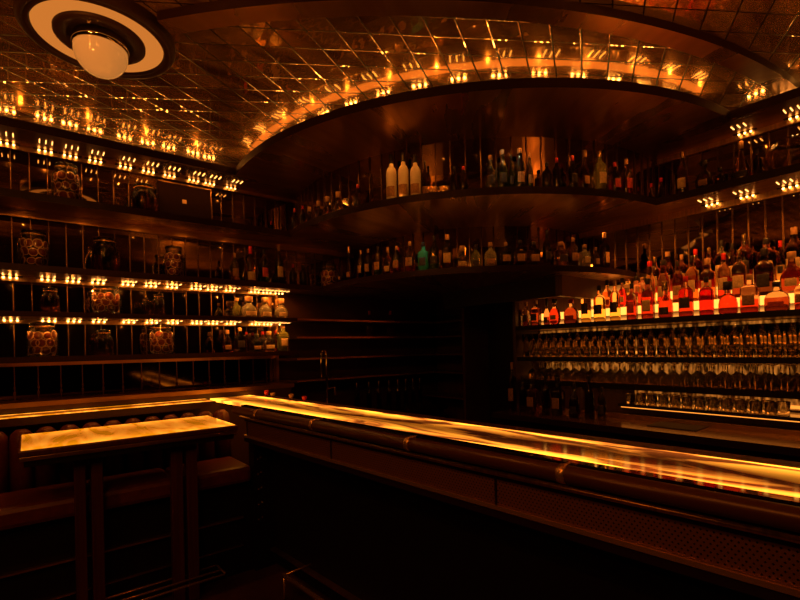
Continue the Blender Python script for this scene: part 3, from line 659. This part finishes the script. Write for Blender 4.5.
# dark panel with a small square emblem, leaning on the top left shelf
p0 = onY(159.5, 211, 4.40); p1 = onY(213, 222, 4.40)
bm = bmesh.new(); box(bm, 0, p1.x-p0.x, -.02, .05, 0, .335, bev=.004); pan = finish(bm, 'display_case', pbr('dark_case', (.010, .003, .002), .8, spec=.08))
pan.location = (p0.x, 4.42, zA+.006); pan.rotation_euler = (R(-6), 0, 0); tag(pan, 'wide dark wooden case with a small square emblem on the top left shelf', 'case')
bm = bmesh.new(); box(bm, .19, .225, -.024, -.0195, .155, .19); finish(bm, 'emblem', M['cream'], pan)
bm = bmesh.new(); box(bm, 0, p1.x-p0.x, -.0235, -.0195, .325, .335); box(bm, p1.x-p0.x-.01, p1.x-p0.x, -.0235, -.0195, 0, .325); finish(bm, 'edge_trim', M['seam'], pan)

# big glass bowl and tumbler at the right of the upper right shelf
p = onX(797, 160, 4.18)
lathe_thing('glass_bowl', [(0, 0), (.10, 0), (.16, .05), (.18, .12), (.15, .19), (.11, .22), (.10, .215), (.14, .185), (.17, .12), (.15, .055), (.09, .012), (0, .012)], (p.x, p.y, zA), M['glassware'], 'large round glass bowl at the right of the upper right shelf', 'bowl', seg=32)

# ------------------------------------------------------------------ back bar on the right wall
def rslab(name, z0, z1, x0, lab, y1=3.02, x1=XM-.013):
    bm = bmesh.new(); prism(bm, [(x0, .456), (x1, .456), (x1, y1), (x0, y1)], z0, z1, 0, 1, 2); return tag(finish(bm, name, [M['gloss'], M['brass'], M['black']]), lab, 'shelf')
rslab('bar_shelf', 1.757, 1.80, XR, 'dark back bar shelf carrying the lit steps of bottles')
rslab('bar_shelf', 1.437, 1.48, XR, 'dark back bar shelf carrying the row of tumblers')
rslab('bar_shelf', 1.20, 1.25, XR, 'dark back bar shelf carrying upside down stemmed glasses', 2.95)
low = rslab('bar_shelf', 1.045, 1.07, 4.06, 'low ledge of the back bar carrying small tumblers', 2.0)
bm = bmesh.new(); box(bm, 4.075, 4.09, .48, 1.98, 1.036, 1.0448); finish(bm, 'counter_fill_strip', M['backlight'], low)  # strip added under the ledge to light the counter
tag(boxobj('trim_13', (XR, XM-.013, .40, .455, .9505, 2.60), M['wood']), kind='structure')
# added glowing panels behind the glasses
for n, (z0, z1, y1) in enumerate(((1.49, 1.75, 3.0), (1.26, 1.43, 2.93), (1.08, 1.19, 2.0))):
    bm = bmesh.new(); box(bm, XM-.012, XM, .47, y1, z0, z1); tag(finish(bm, 'wall_panel_glow', M['glow_panel']), kind='structure')
    bm = bmesh.new(); box(bm, XM-.03, XM-.0125, .48, y1-.02, z0+.012, z0+.034)
    tag(finish(bm, 'backlight_strip', M['backlight']), ['amber light strip behind the tumblers under the bottle shelf', 'amber light strip behind the upside down stemmed glasses', 'amber light strip behind the small tumblers above the counter'][n], 'light strip')
# lit steps
st = empty('bottle_steps', (4.1, 1.5, 1.80)); tag(st, 'three amber lit steps displaying liquor bottles on the back bar', 'display steps')
def stp(x0, x1, z0, z1, y1, n, hr=.42):
    bm = bmesh.new(); box(bm, x0+.012, x1, .47, y1, z0, z1); o = finish(bm, 'step', M['steptop'], st)
    bm = bmesh.new(); box(bm, x0, x0+.011, .47, y1, z0+.001, z0+(z1-z0)*hr); q = finish(bm, 'lit_riser', M['riser'], st)
    for k in (o, q): k.matrix_parent_inverse = Matrix.Translation((-4.1, -1.5, -1.80))
bm = bmesh.new(); box(bm, XM-.0125-.012, XM-.0125, .47, 2.34, 2.031, 2.15); q = finish(bm, 'lit_riser', M['riser'], st); q.matrix_parent_inverse = Matrix.Translation((-4.1, -1.5, -1.80))
stp(4.13, 4.255, 1.8005, 1.92, 2.97, 1); stp(4.257, 4.365, 1.8005, 2.03, 2.34, 2, .7)
GB = [('spirit', .085), ('square', .09), ('flask', .11), ('round', .12), ('spirit', .08), ('wine', .08), ('apoth', .11), ('slim', .085)]
GC = ['ruby', 'amber', 'ruby', 'brown', 'amber', 'red', 'gold', 'ruby']
CN = {'ruby': 'ruby', 'amber': 'amber', 'brown': 'brown', 'red': 'red', 'gold': 'golden', 'dark': 'dark', 'green': 'green'}
LN = {'cream': 'cream label', 'tanlab': 'tan label', 'darklab': 'black label', 'redlab': 'red label', 'whitelab': 'white label', None: 'no label'}
SHN = {'spirit': 'round shouldered', 'square': 'square', 'flask': 'flat flask', 'round': 'bulbous', 'wine': 'long necked', 'apoth': 'squat', 'slim': 'slim', 'cone': 'teardrop', 'tall': 'straight'}
rows = [
 ('front row', 4.065, 1.8005, [(517, 9, 27), (525.5, 8, 24), (535, 11, 25), (546, 7, 26), (554, 14, 25, 'round', 'ruby'), (570.5, 16, 24, 'flask', 'brown'), (585.5, 10.5, 41, 'spirit', 'gold', 'darklab'), (599, 12.5, 36, 'spirit', 'gold', 'darklab'), (614.5, 11, 40, 'spirit', 'gold', 'darklab'),
   (631.5, 10.5, 36, 'square', 'ruby', 'redlab'), (647.5, 12.5, 40, 'square', 'ruby', 'cream'), (665, 14.5, 36, 'apoth', 'ruby', 'darklab'), (685.5, 14.5, 40, 'spirit', 'ruby', 'darklab'), (706, 14, 38, 'spirit', 'red', None), (727.5, 18, 32, 'apoth', 'ruby', None), (749.5, 17, 38, 'square', 'ruby', 'tanlab'), (776.5, 26, 29, 'flask', 'brown', 'redlab'), (801, 12, 33, 'spirit', 'ruby', 'tanlab')]),
 ('middle row', 4.195, 1.9205, [(607, 11, 40), (622, 11, 42), (636, 12, 41), (650, 11, 44), (663.5, 13, 44), (678, 11, 42, 'wine', 'brown', 'tanlab'), (692, 12, 46, 'spirit', 'amber', 'cream'), (708, 15, 42, 'square', 'amber', 'cream'), (724, 12, 46), (739.5, 14, 48, 'spirit', 'brown', 'cream'), (764.5, 18, 47, 'square', 'dark', 'darklab'), (792, 24, 42, 'round', 'brown', 'cream')]),
 ('back row', 4.31, 2.0305, [(628, 12, 34), (642, 11, 36), (655, 11, 36), (668, 12, 40), (682, 11, 36), (696, 12, 40), (709.5, 11, 40), (722, 13, 46, 'spirit', 'gold', 'cream'), (733, 9, 42), (745, 15, 50, 'spirit', 'ruby', 'darklab'), (767, 18, 44, 'spirit', 'ruby', 'cream'), (781, 10, 40), (795, 17, 52, 'wine', 'brown', 'cream')]),
]
for rn, x, z, lst in rows:
    for i, s in enumerate(lst):
        p = onX(s[0], 280, x); d = depth(p); k = GB[rnd.randrange(len(GB))][0] if len(s) < 5 else s[3]
        c = GC[rnd.randrange(len(GC))] if len(s) < 5 else s[4]
        lb = rnd.choice(['cream', 'tanlab', 'cream', 'darklab', 'redlab']) if len(s) < 6 else s[5]
        if rn == 'front row' and s[0] < 550 and len(s) < 5: c = rnd.choice(['brown', 'dark', 'ruby']); lb = rnd.choice(['darklab', 'redlab'])
        w = min(s[1]*d/F*.91, .14 if len(s) > 3 else .11); h = s[2]*d/F
        if s[0] < 645 and rn != 'front row': h = min(h, 2.185-z)
        bottle(k, (x, p.y, z), R(-90), w, h, c, rnd.choice(['cork', 'capblk', 'capgold', 'capred', 'capblk']), lb,
               '%s %s bottle, %s, %s from left, %s of lit steps' % (SHN[k], CN[c], LN[lb], ordn[i], rn), 'liquor bottles in the %s of the lit steps' % rn)

# glassware
def _tumbler(bm): lathe(bm, [(0, 0), (.030, 0), (.033, .006), (.036, .14), (.0345, .14), (.031, .016), (0, .014)], 14)
def _stem(bm): lathe(bm, [(.040, 0), (.041, .002), (.044, .045), (.036, .075), (.012, .092), (.005, .10), (.0045, .150), (.034, .158), (.034, .161), (0, .162), (0, .155), (.003, .150), (.0, .102), (.010, .096), (.033, .074), (.041, .045), (.039, .002), (.040, 0)], 14)
def _small(bm): lathe(bm, [(0, 0), (.034, 0), (.036, .004), (.041, .085), (.039, .085), (.034, .016), (0, .013)], 14)
def _tumb2(bm): lathe(bm, [(0, 0), (.028, 0), (.030, .004), (.034, .12), (.041, .235), (.0395, .235), (.0325, .12), (.027, .014), (0, .012)], 14)
TM, SMs, SM2, TM2 = mesh_of(_tumbler, 'tumbler'), mesh_of(_stem, 'stem_glass'), mesh_of(_small, 'small_tumbler'), mesh_of(_tumb2, 'highball_glass')
def glasses(name, me, z, xs, y0, y1, sp, label, cat, group):
    proto = None
    for r_, x in enumerate(xs):
        y = y1-(r_ % 2)*sp/2
        while y > y0:
            if proto is None:
                o = proto = link(name, me, M['glassware'], None, True); o.scale = (1, 1, 1.12 if name == 'wine_glass' else 1)
            else:
                o = proto.copy(); COL.objects.link(o)
            o.location = (x, y+rnd.uniform(-.0004, .0004), z); o.rotation_euler = (0, 0, rnd.uniform(0, 3)); o['label'] = label[r_]; o['category'] = cat; o['group'] = group[r_]
            y -= sp
glasses('highball_glass', TM2, 1.4805, (4.06, 4.15, 4.24), .55, 2.95, .083, ['tall clear highball glass in the front line on the upper glass shelf', 'tall clear highball glass in the second line on the upper glass shelf', 'tall clear highball glass in the rear line on the upper glass shelf'], 'glass', ['highball glasses, front line', 'highball glasses, second line', 'highball glasses, rear line'])
glasses('wine_glass', SMs, 1.2505, (4.06, 4.16, 4.26), .55, 2.88, .090, ['upside down stemmed glass in the front line on the lower glass shelf', 'upside down stemmed glass in the second line on the lower glass shelf', 'upside down stemmed glass in the rear line on the lower glass shelf'], 'glass', ['stemmed glasses, front line', 'stemmed glasses, second line', 'stemmed glasses, rear line'])
glasses('rocks_glass', SM2, 1.0705, (4.13, 4.24), .85, 1.92, .09, ['small clear tumbler in the front line on the low ledge above the counter', 'small clear tumbler in the rear line on the low ledge above the counter'], 'glass', ['small tumblers, front line', 'small tumblers, rear line'])

# back counter
bm = bmesh.new(); prism(bm, [(3.62, Y0), (XM-.013, Y0), (XM-.013, 3.0), (3.55, 3.0)], .90, .95, 0, 2, 2)
ctr = finish(bm, 'back_counter', [pbr('dark_counter', (.22, .10, .04), .17, .7), M['brass'], M['lip']]); tag(ctr, 'long dark glossy work counter below the back bar shelves', 'counter')
boxobj('cabinet_front', (3.70, XM-.013, Y0, 2.95, 0, .90), M['black'], ctr)
bm = bmesh.new(); box(bm, 4.02, 4.04, .46, 2.9, .9505, .985); finish(bm, 'splash_rail', M['polish'], ctr)
p = onZ(678, 426, .952)
bm = bmesh.new(); box(bm, p.x-.15, p.x+.17, p.y-.17, p.y+.17, .9505, .957, bev=.002); tag(finish(bm, 'rubber_mat', M['black']), 'square black rubber mat on the back counter', 'mat')
# bottles on the counter, left end
G = 'dark bottles standing on the back counter'
for s in [
 (512.5, 370, 418, 9, 'spirit', 'brown', 'cork', 'tanlab', 'tall pale necked bottle at the left end of the back counter'),
 (523, 384, 419, 8, 'spirit', 'dark', 'capblk', None, 'dark bottle second from the left end of the back counter'),
 (532.5, 386, 420, 12, 'square', 'brown', 'capblk', 'tanlab', 'bottle with faint tan label third from the left end of the back counter'),
 (546, 383, 421, 9, 'spirit', 'dark', 'capblk', None, 'dark bottle fourth from the left end of the back counter'),
 (558, 384, 422, 13, 'square', 'dark', 'capblk', 'tanlab', 'wide dark bottle fifth from the left end of the back counter'),
 (574.5, 389, 423, 11, 'flask', 'dark', 'capblk', 'darklab', 'dark flask beside the tallest black bottle on the back counter'),
 (589.5, 382, 425, 10, 'wine', 'dark', 'capblk', None, 'tallest black bottle on the back counter'),
 (602, 392, 425, 9, 'spirit', 'dark', 'capblk', 'darklab', 'dark bottle at the right end of the group on the back counter'),
]: pxbottle(('X', 3.80), .9505, s, G)

# ------------------------------------------------------------------ alcove behind the counter
def shelfline(z, x0, x1):
    bm = bmesh.new(); box(bm, x0, x1, YM-.34, YM-.002, z-.02, z); return finish(bm, 'alcove_shelf', [M['polish']])
alc = empty('alcove_rack', (3, YM-.15, 1.2)); tag(alc, 'dark wooden rack with thin brass edged shelves in the shadowed alcove', 'rack')
bm = bmesh.new(); box(bm, XE+.001, 3.93, YM-.03, YM-.002, 0, 2.195); b_ = finish(bm, 'back_panel', M['wood'], alc); b_.matrix_parent_inverse = Matrix.Translation((-3, -(YM-.15), -1.2))
for z in (1.915, 1.735, 1.52, 1.30):
    bm = bmesh.new(); box(bm, XE+.001, 3.93, YM-.36, YM-.031, z-.022, z); o = finish(bm, 'board', M['wood'], alc); o.matrix_parent_inverse = Matrix.Translation((-3, -(YM-.15), -1.2))
    bm = bmesh.new(); box(bm, XE+.075, 3.93, YM-.366, YM-.361, z-.018, z); o = finish(bm, 'brass_edge', M['brass'], alc); o.matrix_parent_inverse = Matrix.Translation((-3, -(YM-.15), -1.2))
cab = empty('alcove_cabinet', (4.1, 4.1, 0)); tag(cab, 'tall dark cabinet with open shelves beside the dark doorway', 'cabinet')
def cp(n, b, m):
    bm = bmesh.new(); box(bm, *b); o = finish(bm, n, m, cab); o.matrix_parent_inverse = Matrix.Translation((-4.1, -4.1, 0)); return o
cp('side_panel', (3.95, XM-.003, 3.72, 3.76, 0, 2.195), M['wood']); cp('back_panel', (4.30, XM-.003, 3.761, YM-.04, 0, 2.195), M['wood'])
for z in (1.915, 1.735, 1.52, 1.30, 1.0): cp('shelf_board', (3.96, 4.299, 3.761, YM-.04, z-.02, z), M['wood'])
# header box over the passage
tag(boxobj('trim_10', (3.6, XM-.014, 2.235, 2.30, 2.02, ZB[0]-.0005), M['wood']), kind='structure')
tag(boxobj('trim_11', (3.6, 3.66, 2.301, 3.7, 2.02, ZB[0]-.0005), M['black']), kind='structure')
tag(boxobj('door_1', (XM-.06, XM-.004, 3.06, 3.70, 0, 2.15), M['black']), kind='structure')
tag(boxobj('trim_12', (3.98, XM-.014, 3.022, 3.055, 0, 2.15), M['wood']), kind='structure')
# two bottles on the alcove rack and a row of small bottles on the work surface
for px, t in ((369.5, 'dark round shouldered bottle on the alcove rack, left of two'), (390.5, 'dark round shouldered bottle on the alcove rack, right of two')):
    pxbottle(('Y', YM-.2), 1.7355, (px, 309, 335, 8, 'spirit', 'amber', 'capred', None, t), 'pair of bottles on the alcove rack')
wk = boxobj('work_counter', (XE+.03, 3.93, 4.0, YM-.37, .86, .90), M['steel']); tag(wk, 'dark steel work surface in the alcove behind the bar', 'counter')
boxobj('cabinet_body', (XE+.05, 3.92, 4.06, YM-.37, 0, .859), M['black'], wk)
for i, px in enumerate((357, 369, 379, 389, 398, 406, 413, 420)):
    q = (px, 383-i*.4, 407, 6, 'spirit', 'dark', 'capgold', None, 'small dark bottle with bright cap in the alcove row, %s from the left' % ordn[i])
    p = onY(px, 395, 4.12); bottle('spirit', (p.x, p.y, .9005), 0, .055, .34-.0*i, 'dark', 'capgold', None, q[8], 'row of small bottles on the alcove work surface')
# tap
p = onY(327, 385, 4.1)
tap = empty('tap', (p.x, p.y, .90)); tag(tap, 'tall slim chrome swan neck tap behind the bar', 'tap')
bm = bmesh.new(); tube(bm, [(0, 0, .0005), (0, 0, .64)]+[(-.03+.03*math.cos(t), -.03*0, .64+.05*math.sin(t)) for t in [R(a) for a in range(15, 181, 15)]]+[(-.06, 0, .42)], .011, 10); finish(bm, 'spout', M['chrome'], tap)
bm = bmesh.new(); lathe(bm, [(0, .0005), (.026, .0005), (.026, .03), (.014, .05), (0, .05)], 16); finish(bm, 'base', M['chrome'], tap)
bm = bmesh.new(); tube(bm, [(.012, 0, .30), (.09, 0, .32), (.09, 0, .22)], .008, 8); finish(bm, 'handle', M['chrome'], tap)

# ------------------------------------------------------------------ the bar
TH = math.atan(.0708); ZT = 1.2
FXY = Vector((1.503, .285, 0))                       # a point on the front edge of the lit top
ub = Vector((-math.sin(TH), math.cos(TH), 0)); vb = Vector((-math.cos(TH), -math.sin(TH), 0))   # along the bar (to the left wall) / towards the room
bar = empty('bar_counter', (FXY.x, FXY.y, 0), 0)
bar.rotation_euler = (0, 0, TH)                      # local +Y runs along the bar, local -X towards the room
tag(bar, 'long bar counter with glowing amber onyx top and padded front rail', 'bar counter')
L0, L1 = -2.2, 3.14
ONX = onyx('lit_onyx_bar', 0, .18, .36, 4.2, .24)
def bp(n, b, m, bev=0): return boxobj(n, b, m, bar, bev)
lit = bp('lit_top', (0, .36, L0, 3.88, ZT-.02, ZT), ONX)
bp('top_border', (-.045, -.001, L0, L1+.02, ZT-.05, ZT+.003), M['gloss']); bp('back_border', (.361, .44, L0, 3.70, ZT-.05, ZT+.003), M['wood'])
bp('apron', (-.03, .42, L0, L1, 1.085, ZT-.051), M['lip'])
bm = bmesh.new(); tube(bm, [(-.082, L0, ZT-.028), (-.082, L1+.03, ZT-.028)], .030, 18); finish(bm, 'rail', pbr('padded_rail', (.10, .03, .011), .33, .2), bar)
bm = bmesh.new(); tube(bm, [(-.052, L0, 1.115), (-.052, L1+.02, 1.115)], .010, 10); finish(bm, 'lower_rail', M['brass'], bar)
for px, py in ((240.5, 412), (301, 422), (393, 441), (552, 470)):
    q = onZ(px, py, ZT); s = (q-FXY).dot(ub); s = min(s, L1+.01)
    bm = bmesh.new(); tube(bm, [(-.082, s-.014, ZT-.028), (-.082, s+.014, ZT-.028)], .033, 18); tube(bm, [(-.082, s, ZT-.002), (-.04, s, ZT-.002)], .008, 8)
    finish(bm, 'rail_bracket', M['polish'], bar)
# perforated brass band: plate with rows of raised studs
bp('band_plate', (-.026, .0, L0, L1-.03, .985, 1.084), pbr('pierced_brass', (.27, .105, .035), .42, .45))
bm = bmesh.new(); s = L0+.02; kk = 0
while s < L1-.05:
    for j in range(8):
        z = .994+j*.0115; y = s+(j % 2)*.008
        vs = [bm.verts.new(p) for p in ((-.0262, y-.0035, z), (-.0262, y, z-.0035), (-.0262, y+.0035, z), (-.0262, y, z+.0035), (-.029, y, z))]
        for a, b_ in ((0, 1), (1, 2), (2, 3), (3, 0)): bm.faces.new((vs[a], vs[b_], vs[4]))
    s += .016
finish(bm, 'pierced_studs', M['black'], bar)
bm = bmesh.new()
bm.free()
for y in (L1-.04, 2.02, 0.9, -.4): bp('band_joint', (-.032, -.0262, y-.004, y+.004, .985, 1.084), M['lip'])
bm = bmesh.new(); box(bm, -.040, .0, L0, L1, .968, .984); finish(bm, 'brass_edge', M['polish'], bar)
bm = bmesh.new(); box(bm, -.034, .0, L0, L1, .935, .967); finish(bm, 'lower_moulding', M['lip'], bar)
bp('body', (.14, .40, L0, L1-.03, .02, .934), M['black'])
bp('end_post', (-.01, .139, L1-.1, L1-.02, .0, .934), M['black'])
bm = bmesh.new()
for z in (.80, .69, .58, .47, .36):
    for dx in (.02, .045): lathe(bm, [(.006, 0), (.004, .004), (0, .005)], 8, c=(0, 0, 0)) if False else tube(bm, [(dx, L1-.1-.0005, z+dx*.4), (dx, L1-.106, z+dx*.4)], [.006, .003], 8)
finish(bm, 'nail_heads', M['polish'], bar)
bm = bmesh.new(); box(bm, .10, .139, L0, L1-.11, .12, .135); finish(bm, 'kick_trim', M['brass'], bar)
# foot rail of the bar
fr = empty('foot_rail', (0, 0, 0)); fr.parent = bar; fr.matrix_parent_inverse = (Matrix.Translation((FXY.x, FXY.y, 0)) @ Matrix.Rotation(TH, 4, 'Z')).inverted()
q0 = onZ(284, 575, .16)
def frp(n, pts, r):
    bm = bmesh.new(); tube(bm, pts, r, 10); return finish(bm, n, M['polish'], fr)
a_ = Vector((q0.x, q0.y, .16)); b2 = a_-ub*4.2
frp('rail', [a_, b2], .014)
for t in (0, 1.4, 2.8): frp('post', [a_-ub*t-Vector((0, 0, .0145)), a_-ub*t-Vector((0, 0, .159))], .007)
frp('bracket', [a_-vb*.013, a_-vb*.2], .007)

# small corks, caps and tools behind the bar edge
for px, py, m, t, h in ((267.5, 396, 'cork', 'pale cork stopper behind the bar, left of the red one', .035), (272.5, 394, 'capred', 'red stopper behind the bar between two pale corks', .05), (291.5, 398, 'cork', 'pale cork stopper behind the bar, left of the squat red one', .042), (303, 400, 'capred', 'squat red stopper behind the bar near the tap', .036)):
    p = onZ(px, py+4, ZT-.02); q = (p-FXY).dot(-vb); sx = (p-FXY).dot(ub)
    pos = FXY+ub*sx-vb*.40
    lathe_thing('bottle_stopper', [(0, 0), (.014, 0), (.014, .014), (.020, .018), (.020, h-.004), (.016, h), (0, h)], (pos.x, pos.y, ZT+.0035), M[m], t, 'stopper', seg=14)

# ledge along the left wall, banquette and its back
led = boxobj('wall_ledge', (X0, 1.20, 3.90, 4.19, ZT-.05, ZT-.0005), M['wood']); tag(led, 'long amber lit ledge above the banquette along the left wall', 'ledge')
boxobj('lit_panel', (X0, 1.19, 3.94, 4.17, ZT-.0004, ZT+.002), onyx('lit_onyx_ledge', math.pi/2, -4.055, .23, 2.4, .06, .4), led)
boxobj('ledge_riser', (X0, 2.0, 4.191, YM-.014, 0, ZE[0]-.0005), M['wood'], led)

bq = empty('banquette', (0, 3.6, 0)); tag(bq, 'oxblood leather banquette with channelled back along the left wall', 'banquette')
def bqo(o): o.matrix_parent_inverse = Matrix.Translation((0, -3.6, 0)); return o
bm = bmesh.new(); x = 1.28; w = .125
while x > X0+.15:
    tube(bm, [(x-w/2, 3.80, .74), (x-w/2, 3.835, 1.06), (x-w/2, 3.845, 1.10), (x-w/2, 3.855, 1.125)], [w/2, w/2, w/2*.93, w/2*.55], 14); x -= w
bqo(finish(bm, 'backrest', M['leather'], bq))
xs = [1.26, .76, .26, -.24, -.74, -1.3, -1.95, -2.58]
for a, b_ in zip(xs, xs[1:]):
    bqo(boxobj('seat_cushion', (b_+.006, a-.006, 3.29, 3.72, .66, .78), M['leather'], bq, bev=.03))
bqo(boxobj('base', (X0+.01, 1.27, 3.36, 3.72, .0, .659), M['black'], bq))
bqo(boxobj('foot_bar', (X0+.01, 1.2, 3.33, 3.359, .40, .412), M['brass'], bq)); bqo(boxobj('kick_strip', (X0+.01, 1.2, 3.34, 3.359, .20, .206), M['brass'], bq))

# ------------------------------------------------------------------ high table
tb = empty('high_table', (.55, 3.45, 0)); tag(tb, 'narrow high table with glowing amber top on twin dark wooden posts', 'table')
T = Matrix.Translation((-.55, -3.45, 0))
def tbo(o): o.matrix_parent_inverse = T; return o
TX0, TX1, TY0, TY1, TZ = -.03, 1.08, 3.12, 3.74, 1.11
bm = bmesh.new(); box(bm, TX0-.015, TX1+.015, TY0-.02, TY1, TZ-.035, TZ-.001, bev=.008); tbo(finish(bm, 'top_frame', M['woodv'], tb))
tbo(boxobj('lit_top', (TX0, TX1, TY0, TY1-.015, TZ-.0009, TZ+.003), onyx('lit_onyx_table', math.pi/2, -(TY0+TY1)/2+.007, TY1-TY0-.015, 1.0, .58, .2), tb))
tbo(boxobj('brass_band', (TX0-.008, TX1+.008, TY0-.012, TY1-.02, TZ-.058, TZ-.0355), M['brass'], tb, bev=.003))
tbo(boxobj('apron', (TX0+.01, TX1-.01, TY0+.0, TY1-.03, TZ-.09, TZ-.0585), M['black'], tb))
for x0, x1 in ((.198, .252), (.278, .336), (.700, .768), (.790, .856)):
    tbo(boxobj('post', (x0, x1, 3.195, 3.25, 0, TZ-.091), M['woodv'], tb, bev=.004))
for y, x1 in ((3.10, .985), (3.178, .985), (3.266, .975)):
    bm = bmesh.new(); tube(bm, [(-.25, y, .15), (x1, y, .15)], .0075, 8); tbo(finish(bm, 'foot_bar', M['polish'], tb))
bm = bmesh.new(); tube(bm, [(.98, 3.10, .15), (.99, 3.12, .15), (.985, 3.266, .15)], .0075, 8); tbo(finish(bm, 'end_bar', M['polish'], tb))

# ------------------------------------------------------------------ lamps of the room and added fill lights
def area(name, loc, rot, sx, sy, p, col=AMB, spread=R(160)):
    l = bpy.data.lights.new(name, 'AREA'); l.shape = 'RECTANGLE'; l.size = sx; l.size_y = sy; l.energy = p; l.color = col; l.spread = spread
    o = bpy.data.objects.new(name, l); COL.objects.link(o); o.location = loc; o.rotation_euler = rot; return o
def pt(loc, p, col=AMB, r=0.0):
    l = bpy.data.lights.new('lamp', 'POINT'); l.energy = p; l.color = col; l.shadow_soft_size = r
    o = bpy.data.objects.new('shelf_and_fill_lamp', l); COL.objects.link(o); o.location = loc
def spot(loc, d, p, ang=150, col=AMB, blend=.6, name='shelf_and_fill_lamp', r=0.0):
    l = bpy.data.lights.new('lamp', 'SPOT'); l.energy = p; l.color = col; l.spot_size = R(ang); l.spot_blend = blend; l.shadow_soft_size = r
    o = bpy.data.objects.new(name, l); COL.objects.link(o); o.location = loc; o.rotation_euler = Vector(d).to_track_quat('-Z', 'Y').to_euler()
for i, x in enumerate(gx_top): spot((x, 4.24, 3.17), (0, .35, -1), 1.6, 140)
for i, x in enumerate(gx_mid): k_ = 2.6 if i > 8 else 1.6; spot((x, 4.24, 2.17), (0, .5, -1), .85*k_, 140); spot((x, 4.24, 1.85), (0, .5, -1), .5*k_, 140); spot((x, YM-.075, 2.185), (0, -.7, -1), .22, 160, r=.008); spot((x, YM-.075, 1.865), (0, -.7, -1), .22, 160, r=.008)
for x in (-1.2, -.8, -.4, 0, .4, .8, 1.2, 1.6): spot((x, 4.24, 2.69), (0, .5, -1), .5, 140)  # fill spots added below the upper shelf, no fittings there
for y in (1.05, .8, .4, 0): spot((4.1, y, 3.16), (.2, 0, -1), 1.2, 150)
for y in (2.4, 2.1, 1.8, 1.5, 1.2, .9, .6, .3, 0, -.4): spot((3.96, y, 2.66), (.32, 0, -.8), 8, 110)  # fill spots added to brighten the bottles on the steps
for a in range(168, 272, 8):  # unseen fill spots added along the curved shelves for bottles and undersides
    c, s_ = math.cos(R(a)), math.sin(R(a))
    spot((CC[0]+2.30*c, CC[1]+2.30*s_, 3.17), (-c*.3, -s_*.3, -1), 1.5, 120)
    spot((CC[0]+1.92*c, CC[1]+1.92*s_, 2.69), (-c*.3, -s_*.3, -1), 1.3, 120)
    spot((CC[0]+2.205*c, CC[1]+2.205*s_, 2.775), (-c*.25, -s_*.25, 1), .06, 150)
    spot((CC[0]+1.40*c, CC[1]+1.40*s_, 2.265), (c*.2, s_*.2, 1), .16, 150)
for x in (-1.2, -.8, -.4, 0, .4, .8, 1.2): spot((x, 4.28, 3.285), (0, -1, .9), .7, 150, name='cove_lamp')
for a in range(176, 262, 7):
    c, s_ = math.cos(R(a)), math.sin(R(a)); spot((CC[0]+2.66*c, CC[1]+2.66*s_, 3.285), (c, s_, .9), .45, 150, name='cove_lamp')
spot((-1.2, 1.2, 2.3), (.45, .45, 1), 70, 105, name='ceiling_fill'); spot((2.4, -.9, 2.3), (.15, .6, 1), 60, 105, name='ceiling_fill')  # uplights out of view, added to brighten the ceiling
p = onR(423, 255, 1.79); q = onR(423, 232, 1.98)
spot((q.x, q.y, 2.70), (p.x-q.x, p.y-q.y, 2.40-2.70), .9, 36, col=(.75, 1, .75), name='bottle_colour_fill')  # greenish spot added to keep the turquoise bottle vivid
p = onR(511, 172, 2.137); q = onR(505, 172, 2.36)
spot((q.x, q.y, 3.19), (p.x-q.x, p.y-q.y, 2.9-3.19), 1.0, 60, col=(.8, 1, .65), name='bottle_colour_fill')  # greenish spot added to lift the green bottle cluster
for l_ in ((-.7, .3, 3.2), (-1.2, 1.6, 3.22)): spot(l_, (.6, .6, -.5), 16, 150, name='bottle_glint_fill', r=.06)  # lamps out of view, added for glints on the bottles
spot((LX, LY, 3.06), (0, 0, -1), 14, 165, name='ceiling_lamp_light')
spot((-.6, -.4, 3.2), (.3, .3, -1), 20, 160, name='room_downlight')
spot((-1.6, 1.4, 2.7), (1, .1, -.5), 15, 120, name='bar_front_fill')  # unseen lamp added to lift the bar front
for y in (2.7, 2.3, 1.9, 1.5, 1.1, .7):  # spots added below the shelf edges for sparkle on the glasses
    for z in (1.745, 1.43, 1.19): spot((4.02, y, z), (.5, 0, -1), .5, 150)
wd = bpy.data.worlds.new('world'); sc.world = wd; wd.use_nodes = True
wd.node_tree.nodes['Background'].inputs[0].default_value = (1, .35, .08, 1); wd.node_tree.nodes['Background'].inputs[1].default_value = .004
